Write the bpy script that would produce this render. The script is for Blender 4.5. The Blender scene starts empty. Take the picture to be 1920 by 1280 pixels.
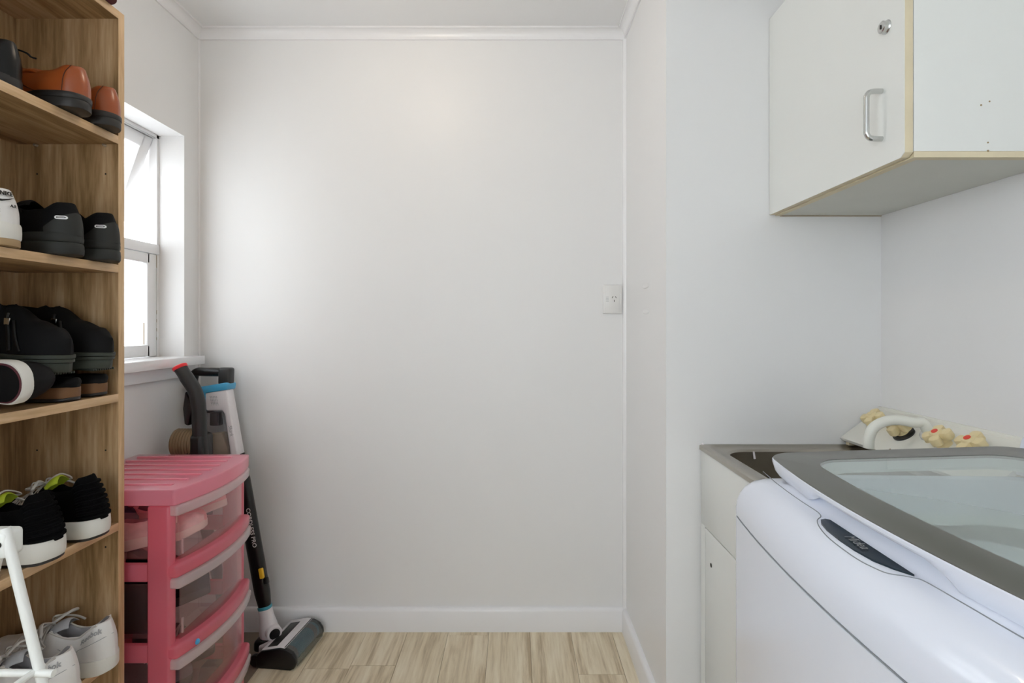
import bpy, bmesh, math, random
from mathutils import Vector, Matrix
random.seed(7)
scene = bpy.context.scene
COL = scene.collection
PI = math.pi

# ------------------------------------------------------------------ camera
cam_d = bpy.data.cameras.new('camera')
cam = bpy.data.objects.new('camera', cam_d); COL.objects.link(cam)
cam.location = (0, 0, 1.208); cam.rotation_euler = (PI / 2, 0, 0)
cam_d.sensor_width = 36; cam_d.lens = 989 / 1920 * 36
cam_d.shift_x = -6 / 1920; cam_d.shift_y = -29 / 1920
cam_d.clip_start = 0.02
scene.camera = cam
scene.cycles.max_bounces = 8
scene.cycles.transmission_bounces = 4
scene.cycles.glossy_bounces = 3
scene.cycles.volume_bounces = 0

# ------------------------------------------------------------------ world, light, exposure
scene.view_settings.view_transform = 'Standard'
scene.view_settings.look = 'None'
scene.view_settings.gamma = 1
scene.view_settings.use_curve_mapping = False
scene.view_settings.exposure = 0.12
world = bpy.data.worlds.new('sky'); scene.world = world; world.use_nodes = True
bgn = world.node_tree.nodes['Background']
bgn.inputs[0].default_value = (0.91, 0.955, 1.0, 1); bgn.inputs[1].default_value = 4.55


# ------------------------------------------------------------------ materials
MATS = {}


def mat(name, col=(0.8, 0.8, 0.8), rough=0.5, metal=0.0, bump=0.0, bscale=60.0, spec=0.5, var=0.0,
        vscale=8.0, coat=0.0, emit=None):
    m = bpy.data.materials.new(name); m.use_nodes = True
    nt = m.node_tree; p = nt.nodes['Principled BSDF']
    p.inputs['Base Color'].default_value = (*col, 1)
    p.inputs['Roughness'].default_value = rough; p.inputs['Metallic'].default_value = metal
    p.inputs['Specular IOR Level'].default_value = spec
    p.inputs['Coat Weight'].default_value = coat
    tc = nt.nodes.new('ShaderNodeTexCoord')
    if var > 0:
        n = nt.nodes.new('ShaderNodeTexNoise'); n.inputs['Scale'].default_value = vscale
        n.inputs['Detail'].default_value = 2
        nt.links.new(tc.outputs['Object'], n.inputs['Vector'])
        r = nt.nodes.new('ShaderNodeMixRGB'); r.blend_type = 'MIX'
        r.inputs[1].default_value = (*[c * (1 - var) for c in col], 1)
        r.inputs[2].default_value = (*[min(1, c * (1 + var)) for c in col], 1)
        nt.links.new(n.outputs['Fac'], r.inputs[0]); nt.links.new(r.outputs[0], p.inputs['Base Color'])
    if bump > 0:
        n = nt.nodes.new('ShaderNodeTexNoise'); n.inputs['Scale'].default_value = bscale
        n.inputs['Detail'].default_value = 4
        nt.links.new(tc.outputs['Object'], n.inputs['Vector'])
        b = nt.nodes.new('ShaderNodeBump'); b.inputs['Strength'].default_value = bump
        b.inputs['Distance'].default_value = 0.002
        nt.links.new(n.outputs['Fac'], b.inputs['Height']); nt.links.new(b.outputs[0], p.inputs['Normal'])
    if emit:
        p.inputs['Emission Color'].default_value = (*emit[0], 1)
        p.inputs['Emission Strength'].default_value = emit[1]
    MATS[name] = m
    return m


def clear(name, tint, glosscol=(1, 1, 1), alpha=0.4, rough=0.15, body=None, trans=0.5):
    """see-through plastic or glass: transparent, mixed with a body colour, under a gloss"""
    m = bpy.data.materials.new(name); m.use_nodes = True
    nt = m.node_tree; nt.nodes.clear()
    out = nt.nodes.new('ShaderNodeOutputMaterial')
    tr = nt.nodes.new('ShaderNodeBsdfTransparent'); tr.inputs[0].default_value = (*tint, 1)
    gl = nt.nodes.new('ShaderNodeBsdfGlossy'); gl.inputs[0].default_value = (*glosscol, 1)
    gl.inputs['Roughness'].default_value = rough
    lw = nt.nodes.new('ShaderNodeLayerWeight'); lw.inputs[0].default_value = 0.5
    pw = nt.nodes.new('ShaderNodeMath'); pw.operation = 'POWER'; pw.inputs[1].default_value = 4.0
    fr = nt.nodes.new('ShaderNodeMath'); fr.operation = 'MULTIPLY_ADD'; fr.inputs[1].default_value = 0.75; fr.inputs[2].default_value = 0.035
    nt.links.new(lw.outputs['Facing'], pw.inputs[0]); nt.links.new(pw.outputs[0], fr.inputs[0])
    last = tr.outputs[0]
    if body:
        di = nt.nodes.new('ShaderNodeBsdfDiffuse'); di.inputs[0].default_value = (*body, 1)
        tl = nt.nodes.new('ShaderNodeBsdfTranslucent'); tl.inputs[0].default_value = (*body, 1)
        mx = nt.nodes.new('ShaderNodeMixShader'); mx.inputs[0].default_value = trans
        nt.links.new(di.outputs[0], mx.inputs[1]); nt.links.new(tl.outputs[0], mx.inputs[2])
        m2 = nt.nodes.new('ShaderNodeMixShader'); m2.inputs[0].default_value = alpha
        nt.links.new(last, m2.inputs[1]); nt.links.new(mx.outputs[0], m2.inputs[2]); last = m2.outputs[0]
    m3 = nt.nodes.new('ShaderNodeMixShader')
    nt.links.new(fr.outputs[0], m3.inputs[0]); nt.links.new(last, m3.inputs[1])
    nt.links.new(gl.outputs[0], m3.inputs[2]); nt.links.new(m3.outputs[0], out.inputs[0])
    MATS[name] = m
    return m


def wood(name, dark, mid, light, scale, rough=0.5, fine=1.0, offset_by_object=False):
    """laminate grain: noise stretched along one axis (scale = xyz frequency)"""
    m = bpy.data.materials.new(name); m.use_nodes = True
    nt = m.node_tree; p = nt.nodes['Principled BSDF']; p.inputs['Roughness'].default_value = rough
    tc = nt.nodes.new('ShaderNodeTexCoord'); mp = nt.nodes.new('ShaderNodeMapping')
    mp.inputs['Scale'].default_value = scale
    src = tc.outputs['Object']
    if offset_by_object:
        oi = nt.nodes.new('ShaderNodeObjectInfo'); va = nt.nodes.new('ShaderNodeVectorMath'); va.operation = 'ADD'
        ml = nt.nodes.new('ShaderNodeVectorMath'); ml.operation = 'SCALE'
        cb = nt.nodes.new('ShaderNodeCombineXYZ')
        nt.links.new(oi.outputs['Random'], cb.inputs[0]); nt.links.new(oi.outputs['Random'], cb.inputs[1])
        nt.links.new(cb.outputs[0], ml.inputs[0]); ml.inputs['Scale'].default_value = 17.0
        nt.links.new(src, va.inputs[0]); nt.links.new(ml.outputs[0], va.inputs[1]); src = va.outputs[0]
    nt.links.new(src, mp.inputs['Vector'])
    n1 = nt.nodes.new('ShaderNodeTexNoise'); n1.inputs['Scale'].default_value = 1.0
    n1.inputs['Detail'].default_value = 6; n1.inputs['Roughness'].default_value = 0.62
    n1.inputs['Distortion'].default_value = 0.6
    n2 = nt.nodes.new('ShaderNodeTexNoise'); n2.inputs['Scale'].default_value = 5.0 * fine
    n2.inputs['Detail'].default_value = 3
    nt.links.new(mp.outputs[0], n1.inputs['Vector']); nt.links.new(mp.outputs[0], n2.inputs['Vector'])
    ad = nt.nodes.new('ShaderNodeMath'); ad.operation = 'MULTIPLY_ADD'
    nt.links.new(n2.outputs['Fac'], ad.inputs[0]); ad.inputs[1].default_value = 0.35
    sb = nt.nodes.new('ShaderNodeMath'); sb.operation = 'SUBTRACT'; sb.inputs[1].default_value = 0.175
    nt.links.new(n1.outputs['Fac'], sb.inputs[0]); nt.links.new(sb.outputs[0], ad.inputs[2])
    cr = nt.nodes.new('ShaderNodeValToRGB')
    cr.color_ramp.elements[0].position = 0.35; cr.color_ramp.elements[0].color = (*dark, 1)
    cr.color_ramp.elements[1].position = 0.66; cr.color_ramp.elements[1].color = (*light, 1)
    e = cr.color_ramp.elements.new(0.5); e.color = (*mid, 1)
    nt.links.new(ad.outputs[0], cr.inputs[0]); nt.links.new(cr.outputs[0], p.inputs['Base Color'])
    b = nt.nodes.new('ShaderNodeBump'); b.inputs['Strength'].default_value = 0.08; b.inputs['Distance'].default_value = 0.001
    nt.links.new(n2.outputs['Fac'], b.inputs['Height']); nt.links.new(b.outputs[0], p.inputs['Normal'])
    MATS[name] = m
    return m


mat('wall_paint', (0.83, 0.825, 0.82), 0.36, var=0.010, vscale=3, spec=0.24)
mat('ceiling_paint', (0.84, 0.84, 0.84), 0.6)
mat('trim_paint', (0.86, 0.855, 0.86), 0.25)
mat('floor_base', (0.25, 0.2, 0.15), 0.8)
wood('floor_oak', (0.50, 0.39, 0.25), (0.72, 0.605, 0.425), (0.84, 0.74, 0.56), (22, 1.6, 1), 0.42, 1.0, True)
wood('oak_upright', (0.25, 0.145, 0.058), (0.43, 0.27, 0.13), (0.58, 0.40, 0.23), (18, 18, 1.5), 0.5, 1.6)
wood('oak_shelf', (0.25, 0.145, 0.058), (0.43, 0.27, 0.13), (0.58, 0.40, 0.23), (18, 1.5, 18), 0.5, 1.6)
wood('oak_edge', (0.52, 0.33, 0.165), (0.63, 0.42, 0.23), (0.71, 0.50, 0.295), (30, 30, 3), 0.45)
wood('oak_edge_long', (0.52, 0.33, 0.165), (0.63, 0.42, 0.23), (0.71, 0.50, 0.295), (30, 3, 30), 0.45)
mat('steel_pin', (0.6, 0.6, 0.58), 0.3, 1)
mat('hole_black', (0.02, 0.018, 0.015), 0.8)
mat('cabinet_white', (0.80, 0.81, 0.78), 0.28, var=0.015, vscale=4)
mat('cabinet_inside', (0.66, 0.66, 0.60), 0.5, var=0.05, vscale=6)
mat('edge_cream', (0.72, 0.63, 0.44), 0.5, var=0.08, vscale=20)
mat('grime', (0.33, 0.24, 0.13), 0.7)
mat('chrome', (0.62, 0.63, 0.62), 0.22, 1)
mat('stainless', (0.48, 0.45, 0.40), 0.34, 1, bump=0.05, bscale=200)
mat('shaded_steel', (0.20, 0.175, 0.135), 0.5, 0.85, var=0.25, vscale=14)  # same steel as the top, with the shade inside the bowl painted in
mat('ivory_board', (0.86, 0.85, 0.78), 0.35, var=0.02)
mat('ivory_knob', (0.84, 0.70, 0.40), 0.35, var=0.05, vscale=30)
mat('ivory_spout', (0.84, 0.84, 0.76), 0.3)
mat('red_dot', (0.80, 0.06, 0.03), 0.4)
mat('hose_grey', (0.30, 0.30, 0.29), 0.5)
mat('enamel', (0.80, 0.835, 0.93), 0.16, coat=0.3)
mat('enamel_panel', (0.80, 0.86, 0.90), 0.22)
mat('seam_grey', (0.25, 0.27, 0.29), 0.7)
mat('lid_border', (0.13, 0.13, 0.115), 0.28)
clear('lid_glass', (0.82, 0.90, 0.87), alpha=0.36, rough=0.04, body=(0.78, 0.83, 0.80), trans=0.3)
mat('tub_plastic', (0.70, 0.74, 0.73), 0.4)
mat('drum_steel', (0.20, 0.23, 0.22), 0.35, 0.7)
mat('logo_strip', (0.018, 0.030, 0.040), 0.18)
mat('logo_grey', (0.32, 0.33, 0.32), 0.4)
mat('outlet_white', (0.80, 0.79, 0.77), 0.25)
clear('pane', (0.97, 0.98, 0.98), rough=0.03)
clear('old_pane', (0.93, 0.94, 0.94), rough=0.06, alpha=.12, body=(.8, .8, .8))
PK = (0.86, 0.22, 0.34)
clear('pink_frame', (0.97, 0.42, 0.50), alpha=0.72, rough=0.2, body=(0.95, 0.27, 0.36), trans=0.45)
clear('pink_lid', (0.99, 0.60, 0.66), alpha=0.70, rough=0.18, body=(0.98, 0.42, 0.53), trans=0.45)
clear('clear_drawer', (1.0, 0.92, 0.92), alpha=0.065, rough=0.22, body=(0.95, 0.66, 0.68), trans=0.6)
clear('clear_lip', (0.97, 0.95, 0.95), alpha=0.5, rough=0.2, body=(0.95, 0.90, 0.91), trans=0.5)
mat('sticker_blue', (0.05, 0.35, 0.65), 0.3)
mat('black_plastic', (0.005, 0.005, 0.0055), 0.35)
mat('charcoal_plastic', (0.020, 0.020, 0.020), 0.45)
mat('white_plastic', (0.78, 0.74, 0.75), 0.3)
mat('blue_plastic', (0.06, 0.36, 0.60), 0.35)
mat('teal_ring', (0.05, 0.32, 0.42), 0.35)
mat('yellow_plastic', (0.85, 0.50, 0.02), 0.4)
mat('red_plastic', (0.80, 0.03, 0.04), 0.35)
mat('dust', (0.52, 0.42, 0.31), 0.95, bump=0.6, bscale=70, var=0.25, vscale=30)
mat('ribbed_brown', (0.22, 0.15, 0.08), 0.6, var=0.3, vscale=18)
clear('bin_clear', (0.86, 0.86, 0.88), alpha=0.12, rough=0.08, body=(0.20, 0.18, 0.20), trans=0.3)
clear('head_clear', (0.75, 0.78, 0.78), alpha=0.18, rough=0.08, body=(0.32, 0.34, 0.34), trans=0.3)
mat('roller_blue', (0.06, 0.22, 0.30), 0.8, bump=0.5, bscale=120, var=0.5, vscale=30)
mat('roller_brown', (0.16, 0.12, 0.09), 0.8, var=0.3, vscale=40)
mat('text_white', (0.8, 0.8, 0.8), 0.5)
mat('text_grey', (0.33, 0.33, 0.34), 0.6)
mat('airer_white', (0.85, 0.86, 0.83), 0.3)
# shoes
mat('tan_leather', (0.31, 0.068, 0.013), 0.3, bump=0.06, bscale=90, var=0.22, vscale=12, coat=0.1)
mat('dark_sole', (0.016, 0.014, 0.013), 0.5)
mat('stitch_dark', (0.07, 0.02, 0.01), 0.6)
mat('black_leather', (0.0035, 0.0038, 0.004), 0.3, spec=0.3, bump=0.05, bscale=90)
mat('black_mesh', (0.0045, 0.0045, 0.005), 0.75, spec=0.15, bump=0.5, bscale=600)
mat('black_knit', (0.003, 0.003, 0.0035), 0.9, spec=0.1, bump=0.6, bscale=400)
mat('black_suede', (0.0035, 0.0035, 0.004), 0.75, spec=0.2)
mat('grey_foam', (0.025, 0.026, 0.024), 0.6, spec=0.3)
mat('olive_sole', (0.034, 0.040, 0.030), 0.65, var=0.2, vscale=40)
mat('cork_heel', (0.17, 0.075, 0.026), 0.6, var=0.25, vscale=30)
mat('white_foam', (0.72, 0.70, 0.65), 0.55, var=0.06, vscale=18)
mat('white_leather', (0.74, 0.72, 0.70), 0.38, bump=0.05, bscale=80)
mat('grey_lining', (0.30, 0.29, 0.30), 0.85)
mat('grey_tongue', (0.44, 0.45, 0.47), 0.8)
mat('lace_grey', (0.60, 0.57, 0.53), 0.8)
mat('lime', (0.42, 0.52, 0.03), 0.6)
mat('gum_tan', (0.40, 0.27, 0.14), 0.6)
mat('pink_canvas', (0.80, 0.42, 0.42), 0.7, var=0.1, vscale=40)
mat('pink_lining', (0.30, 0.14, 0.17), 0.8)
mat('cream_rubber', (0.78, 0.70, 0.62), 0.5)
mat('pattern_pink', (0.85, 0.60, 0.58), 0.7, var=0.28, vscale=60)
mat('navy_fabric', (0.035, 0.030, 0.055), 0.85)
mat('grey_fabric', (0.14, 0.14, 0.15), 0.85, var=0.2, vscale=20)
mat('maroon', (0.10, 0.02, 0.03), 0.7)
clear('lamp_glass', (0.97, 0.96, 0.94), rough=0.1)

# ------------------------------------------------------------------ building helpers
ORG = {}


def tag(o, label=None, cat=None, group=None, kind=None):
    if label: o['label'] = label
    if cat: o['category'] = cat
    if group: o['group'] = group
    if kind: o['kind'] = kind
    return o


def thing(name, loc=(0, 0, 0), label=None, cat=None, group=None, kind=None, local=False, rot=None):
    o = bpy.data.objects.new(name, None); COL.objects.link(o); o.location = loc
    o.empty_display_size = 0.05
    if rot: o.rotation_euler = rot
    ORG[o.name] = Vector((0, 0, 0)) if local else Vector(loc)
    return tag(o, label, cat, group, kind)


def link_mesh(name, me, m, parent=None, sharp=35):
    if m: me.materials.append(MATS[m])
    for p in me.polygons: p.use_smooth = True
    me.set_sharp_from_angle(angle=math.radians(sharp))
    o = bpy.data.objects.new(name, me); COL.objects.link(o)
    if parent:
        o.parent = parent; ORG[o.name] = ORG[parent.name]
    else:
        ORG[o.name] = Vector((0, 0, 0))
    return o


class MB:
    def __init__(self): self.v = []; self.f = []

    def add(self, vs, fs, M=None):
        n = len(self.v)
        self.v += [(M @ Vector(p) if M else Vector(p)) for p in vs]
        self.f += [tuple(i + n for i in f) for f in fs]
        return self

    def box(self, lo, hi, bev=0.0, seg=2, M=None):
        bm = bmesh.new(); bmesh.ops.create_cube(bm, size=1)
        for v in bm.verts:
            v.co = Vector([lo[i] + (v.co[i] + .5) * (hi[i] - lo[i]) for i in range(3)])
        if bev > 0:
            bmesh.ops.bevel(bm, geom=bm.edges[:], offset=bev, segments=seg, profile=0.5, affect='EDGES')
        bm.verts.index_update()
        self.add([v.co.copy() for v in bm.verts], [[v.index for v in f.verts] for f in bm.faces], M)
        bm.free(); return self

    def prism(self, poly, axis, a, b, bev=0.0, M=None, seg=2):
        """poly of 2-D points in the two axes left over (in xyz order), extruded along axis from a to b"""
        ax = 'xyz'.index(axis); oth = [i for i in range(3) if i != ax]
        bm = bmesh.new(); n = len(poly); lo = []; hi = []
        for p in poly:
            c = [0, 0, 0]; c[oth[0]] = p[0]; c[oth[1]] = p[1]
            c[ax] = a; lo.append(bm.verts.new(c)); c[ax] = b; hi.append(bm.verts.new(c))
        bm.faces.new(lo); bm.faces.new(hi[::-1])
        for i in range(n): bm.faces.new((lo[i], hi[i], hi[(i + 1) % n], lo[(i + 1) % n]))
        bmesh.ops.recalc_face_normals(bm, faces=bm.faces[:])
        if bev > 0:
            bmesh.ops.bevel(bm, geom=[e for e in bm.edges if e.calc_face_angle(0) > 0.3], offset=bev, segments=seg,
                            profile=0.5, affect='EDGES')
        bm.verts.index_update()
        self.add([v.co.copy() for v in bm.verts], [[v.index for v in f.verts] for f in bm.faces], M)
        bm.free(); return self

    def rings(self, rings, closed=True, cap0=True, cap1=True, M=None):
        n = len(rings[0]); vs = [p for r in rings for p in r]; fs = []
        for k in range(len(rings) - 1):
            for i in range(n if closed else n - 1):
                j = (i + 1) % n
                fs.append((k * n + i, k * n + j, (k + 1) * n + j, (k + 1) * n + i))
        if cap0 and closed: fs.append(tuple(range(n))[::-1])
        if cap1 and closed: fs.append(tuple((len(rings) - 1) * n + i for i in range(n)))
        return self.add(vs, fs, M)

    def tube(self, pts, r, n=10, ry=None, caps=True, M=None, twist=None):
        pts = [Vector(p) for p in pts]; rs = r if isinstance(r, (list, tuple)) else [r] * len(pts)
        rings = []; up = None
        for i, p in enumerate(pts):
            d = (pts[min(i + 1, len(pts) - 1)] - pts[max(i - 1, 0)]).normalized()
            if up is None:
                up = Vector((0, 1, 0)) if abs(d.y) < 0.9 else Vector((1, 0, 0))
            side = d.cross(up).normalized(); up = side.cross(d).normalized()
            k = (ry / rs[0]) if ry else 1.0
            rings.append([p + side * (rs[i] * math.cos(2 * PI * a / n)) + up * (rs[i] * k * math.sin(2 * PI * a / n))
                          for a in range(n)])
        return self.rings(rings, True, caps, caps, M)

    def lathe(self, prof, n=24, M=None):
        rings = [[(r * math.cos(2 * PI * a / n), r * math.sin(2 * PI * a / n), z) for a in range(n)] for r, z in prof]
        return self.rings(rings, True, True, True, M)

    def build(self, name, m, parent=None, sharp=35):
        o0 = ORG[parent.name] if parent else Vector((0, 0, 0))
        me = bpy.data.meshes.new(name)
        me.from_pydata([tuple(p - o0) for p in self.v], [], self.f)
        bm = bmesh.new(); bm.from_mesh(me); bmesh.ops.recalc_face_normals(bm, faces=bm.faces[:]); bm.to_mesh(me); bm.free()
        me.update()
        return link_mesh(name, me, m, parent, sharp)


def smooth_path(pts, per=8):
    pts = [Vector(p) for p in pts]; out = []
    P = [pts[0]] + pts + [pts[-1]]
    for i in range(1, len(P) - 2):
        for k in range(per):
            t = k / per; a, b, c, d = P[i - 1], P[i], P[i + 1], P[i + 2]
            out.append(0.5 * ((2 * b) + (c - a) * t + (2 * a - 5 * b + 4 * c - d) * t * t + (3 * b - a - 3 * c + d) * t ** 3))
    out.append(pts[-1]); return out


def text_data(s, size, shear=0.0, bold=0.0):
    c = bpy.data.curves.new('lettering', 'FONT'); c.body = s; c.size = size; c.shear = shear
    c.align_x = 'CENTER'; c.align_y = 'CENTER'; c.offset = bold; c.resolution_u = 3
    o = bpy.data.objects.new('lettering', c); COL.objects.link(o)
    dg = bpy.context.evaluated_depsgraph_get()
    me = bpy.data.meshes.new_from_object(o.evaluated_get(dg))
    vs = [v.co.copy() for v in me.vertices]; fs = [tuple(p.vertices) for p in me.polygons]
    bpy.data.objects.remove(o); bpy.data.curves.remove(c); bpy.data.meshes.remove(me)
    return vs, fs


def text_flat(s, size, origin, xd, yd, m, parent, shear=0.0, bold=0.0, name='lettering'):
    vs, fs = text_data(s, size, shear, bold)
    o, xd, yd = Vector(origin), Vector(xd).normalized(), Vector(yd).normalized()
    b = MB().add([o + xd * v.x + yd * v.y for v in vs], fs)
    return b.build(name, m, parent)


def struct(o, label=None):
    o['kind'] = 'structure'
    if label: o['label'] = label
    return o


# ------------------------------------------------------------------ the room shell
XL, XN, XR = -1.259, 0.4395, 1.065        # left wall, side wall of the recess, right wall
YB, YF, YR = 2.10, 1.536, -1.50           # end wall, wall behind the tub, wall behind the camera
ZC = 2.383
T = 0.10

fl = MB().box((XL - .02, YR - .02, -0.06), (XR + .02, YB + .02, -0.004)).build('floor', 'floor_base'); struct(fl, 'pale oak plank floor')
k = 0
pl_mesh = None
for i in range(-7, 8):
    x0 = 0.219 + 0.161 * i
    xa, xb = max(x0, XL) + .0006, min(x0 + 0.161, XR) - .0006
    if xb - xa < 0.02: continue
    joint = [1.83, 1.10, 1.86, 0.95, 1.55, 2.063, 1.25, 1.70][(i + 8) % 8]
    if i == -5: joint = 1.877
    ys = sorted([y for y in (joint - 2.4, joint - 1.2, joint) if YR < y < YB])
    ys = [YR] + ys + [YB]
    for a, b in zip(ys[:-1], ys[1:]):
        MB().box((xa, a + .0006, -0.006), (xb, b - .0006, 0.0)).build('plank', 'floor_oak', fl)

struct(MB().box((XL - T, YR - T, ZC), (XR + T, YB + T, ZC + .1)).build('ceiling', 'ceiling_paint'), 'plain white ceiling')
struct(MB().box((XL, YB, 0), (XN + T, YB + T, ZC)).build('wall_back', 'wall_paint'), 'blank white end wall of the recess')
wn = struct(MB().box((XN, YF, 0), (XN + T, YB, ZC)).build('wall_recess', 'wall_paint'), 'narrow white side wall of the recess')
struct(MB().box((XN + T, YF, 0), (XR, YF + T, ZC)).build('wall_front', 'wall_paint'), 'white wall behind the laundry tub')
struct(MB().box((XR, YR - T, 0), (XR + T, YF + T, ZC)).build('wall_right', 'wall_paint'), 'white wall beside the washing machine')
WY0, WY1, WZ0, WZ1 = 1.22, 2.006, 1.092, 1.930
XO = XL - 0.14
VY0, VY1, VZ0, VZ1 = -1.30, 0.20, 1.08, 2.20       # added unseen window of the same wall, behind the camera, for side daylight
w = MB().box((XO, YR - T, 0), (XL, YB + T, VZ0)).box((XO, YR - T, VZ1), (XL, YB + T, ZC)).box((XO, YR - T, VZ0), (XL, VY0, VZ1))
w.box((XO, VY1, VZ0), (XL, WY0, VZ1)).box((XO, WY1, VZ0), (XL, YB + T, VZ1)).box((XO, WY0, VZ0), (XL, WY1, WZ0)).box((XO, WY0, WZ1), (XL, WY1, VZ1))
struct(w.build('wall_left', 'wall_paint'), 'white wall with the window, behind the shoe shelf')
# wall behind the camera with a wide glazed opening added for fill daylight
gx0, gx1, gz0, gz1 = -0.95, 0.20, 0.50, 2.20
w = MB().box((XL, YR - T, 0), (gx0, YR, ZC)).box((gx1, YR - T, 0), (XR, YR, ZC)).box((gx0, YR - T, gz1), (gx1, YR, ZC)).box((gx0, YR - T, 0), (gx1, YR, gz0))
struct(w.build('wall_rear', 'wall_paint'), 'white wall behind the camera')
dr = thing('fill_window_2', (0, YR, gz0), 'added unseen wide white framed window behind the camera, for fill daylight', kind='structure')
fr = MB()
for a in (gx0, -0.40, gx1 - .06): fr.box((a, YR - .07, gz0), (a + .06, YR - .02, gz1))
fr.box((gx0, YR - .07, gz0), (gx1, YR - .02, gz0 + .06)).box((gx0, YR - .07, gz1 - .06), (gx1, YR - .02, gz1))
fr.build('window_frame', 'trim_paint', dr)  # frame of the added fill window
for a, b in ((gx0 + .06, -.40), (-.34, gx1 - .06)):
    MB().box((a, YR - .048, gz0 + .06), (b, YR - .042, gz1 - .06)).build('pane', 'pane', dr)  # glass of the added fill window

d3 = thing('fill_window_3', (XL - .07, (VY0 + VY1) / 2, VZ0), 'added unseen white framed window in the left wall behind the camera, for side daylight', kind='structure')  # unseen, added to brighten the surfaces that face left
fr = MB()
for a in (VY0, (VY0 + VY1) / 2 - .03, VY1 - .06): fr.box((XL - .09, a, VZ0), (XL - .04, a + .06, VZ1))
fr.box((XL - .09, VY0, VZ0), (XL - .04, VY1, VZ0 + .06)).box((XL - .09, VY0, VZ1 - .06), (XL - .04, VY1, VZ1))
fr.build('window_frame', 'trim_paint', d3)  # frame of the added side window
for a, b in ((VY0 + .06, (VY0 + VY1) / 2 - .03), ((VY0 + VY1) / 2 + .03, VY1 - .06)):
    MB().box((XL - .068, a, VZ0 + .06), (XL - .062, b, VZ1 - .06)).build('pane', 'pane', d3)  # glass of the added side window

# skirting boards with a rounded top edge
bh, bt = 0.092, 0.018
prof = [(0, 0), (bt, 0), (bt, bh - .012), (bt - .004, bh - .004), (bt - .010, bh), (0, bh)]
struct(MB().prism([(YB - a, z) for a, z in prof], 'x', XL, XN).build('baseboard_back', 'trim_paint'), 'white skirting board on the end wall')
struct(MB().prism([(XN - a, z) for a, z in prof], 'y', YF, YB - bt).build('baseboard_right', 'trim_paint'), 'white skirting board on the recess side wall')
struct(MB().prism([(XL + a, z) for a, z in prof], 'y', YR, YB - bt).build('baseboard_left', 'trim_paint'), 'white skirting board on the window wall')
# cove cornice
cp, cd = 0.034, 0.038
cov = [(0, 0), (cp, 0), (cp, -.006)] + [(cp - .004 - (cp - .010) * math.sin(t), -.006 - (cd - .012) * (1 - math.cos(t)))
       for t in [PI / 2 * q / 6 for q in range(7)]] + [(.006, -cd + .002), (.006, -cd), (0, -cd)]
struct(MB().prism([(YB - a, ZC + z) for a, z in cov], 'x', XL, XN).build('trim_1', 'trim_paint'), 'white cove cornice above the end wall')
struct(MB().prism([(XL + a, ZC + z) for a, z in cov], 'y', YR, YB).build('trim_2', 'trim_paint'), 'white cove cornice above the window wall')
struct(MB().prism([(XN - a, ZC + z) for a, z in cov], 'y', YF, YB).build('trim_3', 'trim_paint'), 'white cove cornice above the recess side wall')
qr = [(0, 0)] + [(-.013 * math.cos(t), -.013 * math.sin(t)) for t in [PI / 2 * q / 6 for q in range(7)]]
struct(MB().prism([(XN + a, YB + b) for a, b in qr], 'z', bh, ZC - cd).build('trim_4', 'trim_paint'), 'thin quarter round bead in the recess corner')
qs = [(0, 0)] + [(.006 * math.cos(t), -.006 * math.sin(t)) for t in [PI / 2 * q / 5 for q in range(6)]]
struct(MB().prism([(XL + a, YB + b) for a, b in qs], 'z', bh, ZC - cd).build('trim_5', 'trim_paint'), 'thin bead in the corner by the window')
# two filled and painted-over dents on the recess side wall
for z in (1.343, 1.257):
    M = Matrix.Translation((XN, 1.773, z)) @ Matrix.Rotation(-PI / 2, 4, 'Y') @ Matrix.Diagonal((0.65, 3.4, 1, 1))
    MB().lathe([(.014, 0), (.0125, .0012), (.009, .0019), (.004, .0022), (.0005, .0022)], 20, M).build('filled_patch', 'wall_paint', wn, 60)

# ------------------------------------------------------------------ window
win = thing('window_1', (-1.355, (WY0 + WY1) / 2, WZ0), 'white timber window with its top sash pushed open, behind the shoe shelf', kind='structure')
xs = -1.355
f = MB().box((xs - .03, WY1 - .012, WZ0), (xs, WY1, WZ1)).box((xs - .03, WY0, WZ0), (xs, WY0 + .012, WZ1))
f.box((xs - .03, WY0, WZ1 - .012), (xs, WY1, WZ1)); f.build('window_frame', 'trim_paint', win)
MB().box((xs - .045, WY0, 1.478), (xs + .004, WY1, 1.515), .003).build('transom', 'trim_paint', win)
ls = MB()
for a, b in ((WY1 - .062, WY1 - .013), (WY0 + .013, WY0 + .062)):
    ls.prism([(xs - .032, a), (xs, a), (xs, b), (xs - .032, b)], 'z', WZ0 + .003, 1.477, .003)
ls.box((xs - .032, WY0 + .05, WZ0 + .003), (xs, WY1 - .05, WZ0 + .046), .003)
ls.box((xs - .032, WY0 + .05, 1.440), (xs, WY1 - .05, 1.477), .003)
lso = ls.build('lower_sash', 'trim_paint', win)
MB().box((xs - .02, WY0 + .06, WZ0 + .045), (xs - .016, WY1 - .06, 1.442)).build('pane', 'old_pane', lso)
gr = MB()
for z0, z1 in ((1.428, 1.475), (1.252, 1.268), (1.222, 1.234), (1.188, 1.20), (1.155, 1.165)):
    gr.box((xs + .0001, WY1 - .0135, z0), (xs + .0006, WY1 - .0118, z1))
gr.box((xs - .0155, WY1 - .0625, 1.14), (xs - .012, WY1 - .060, 1.22))
gr.build('grime', 'grime', lso)
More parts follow.
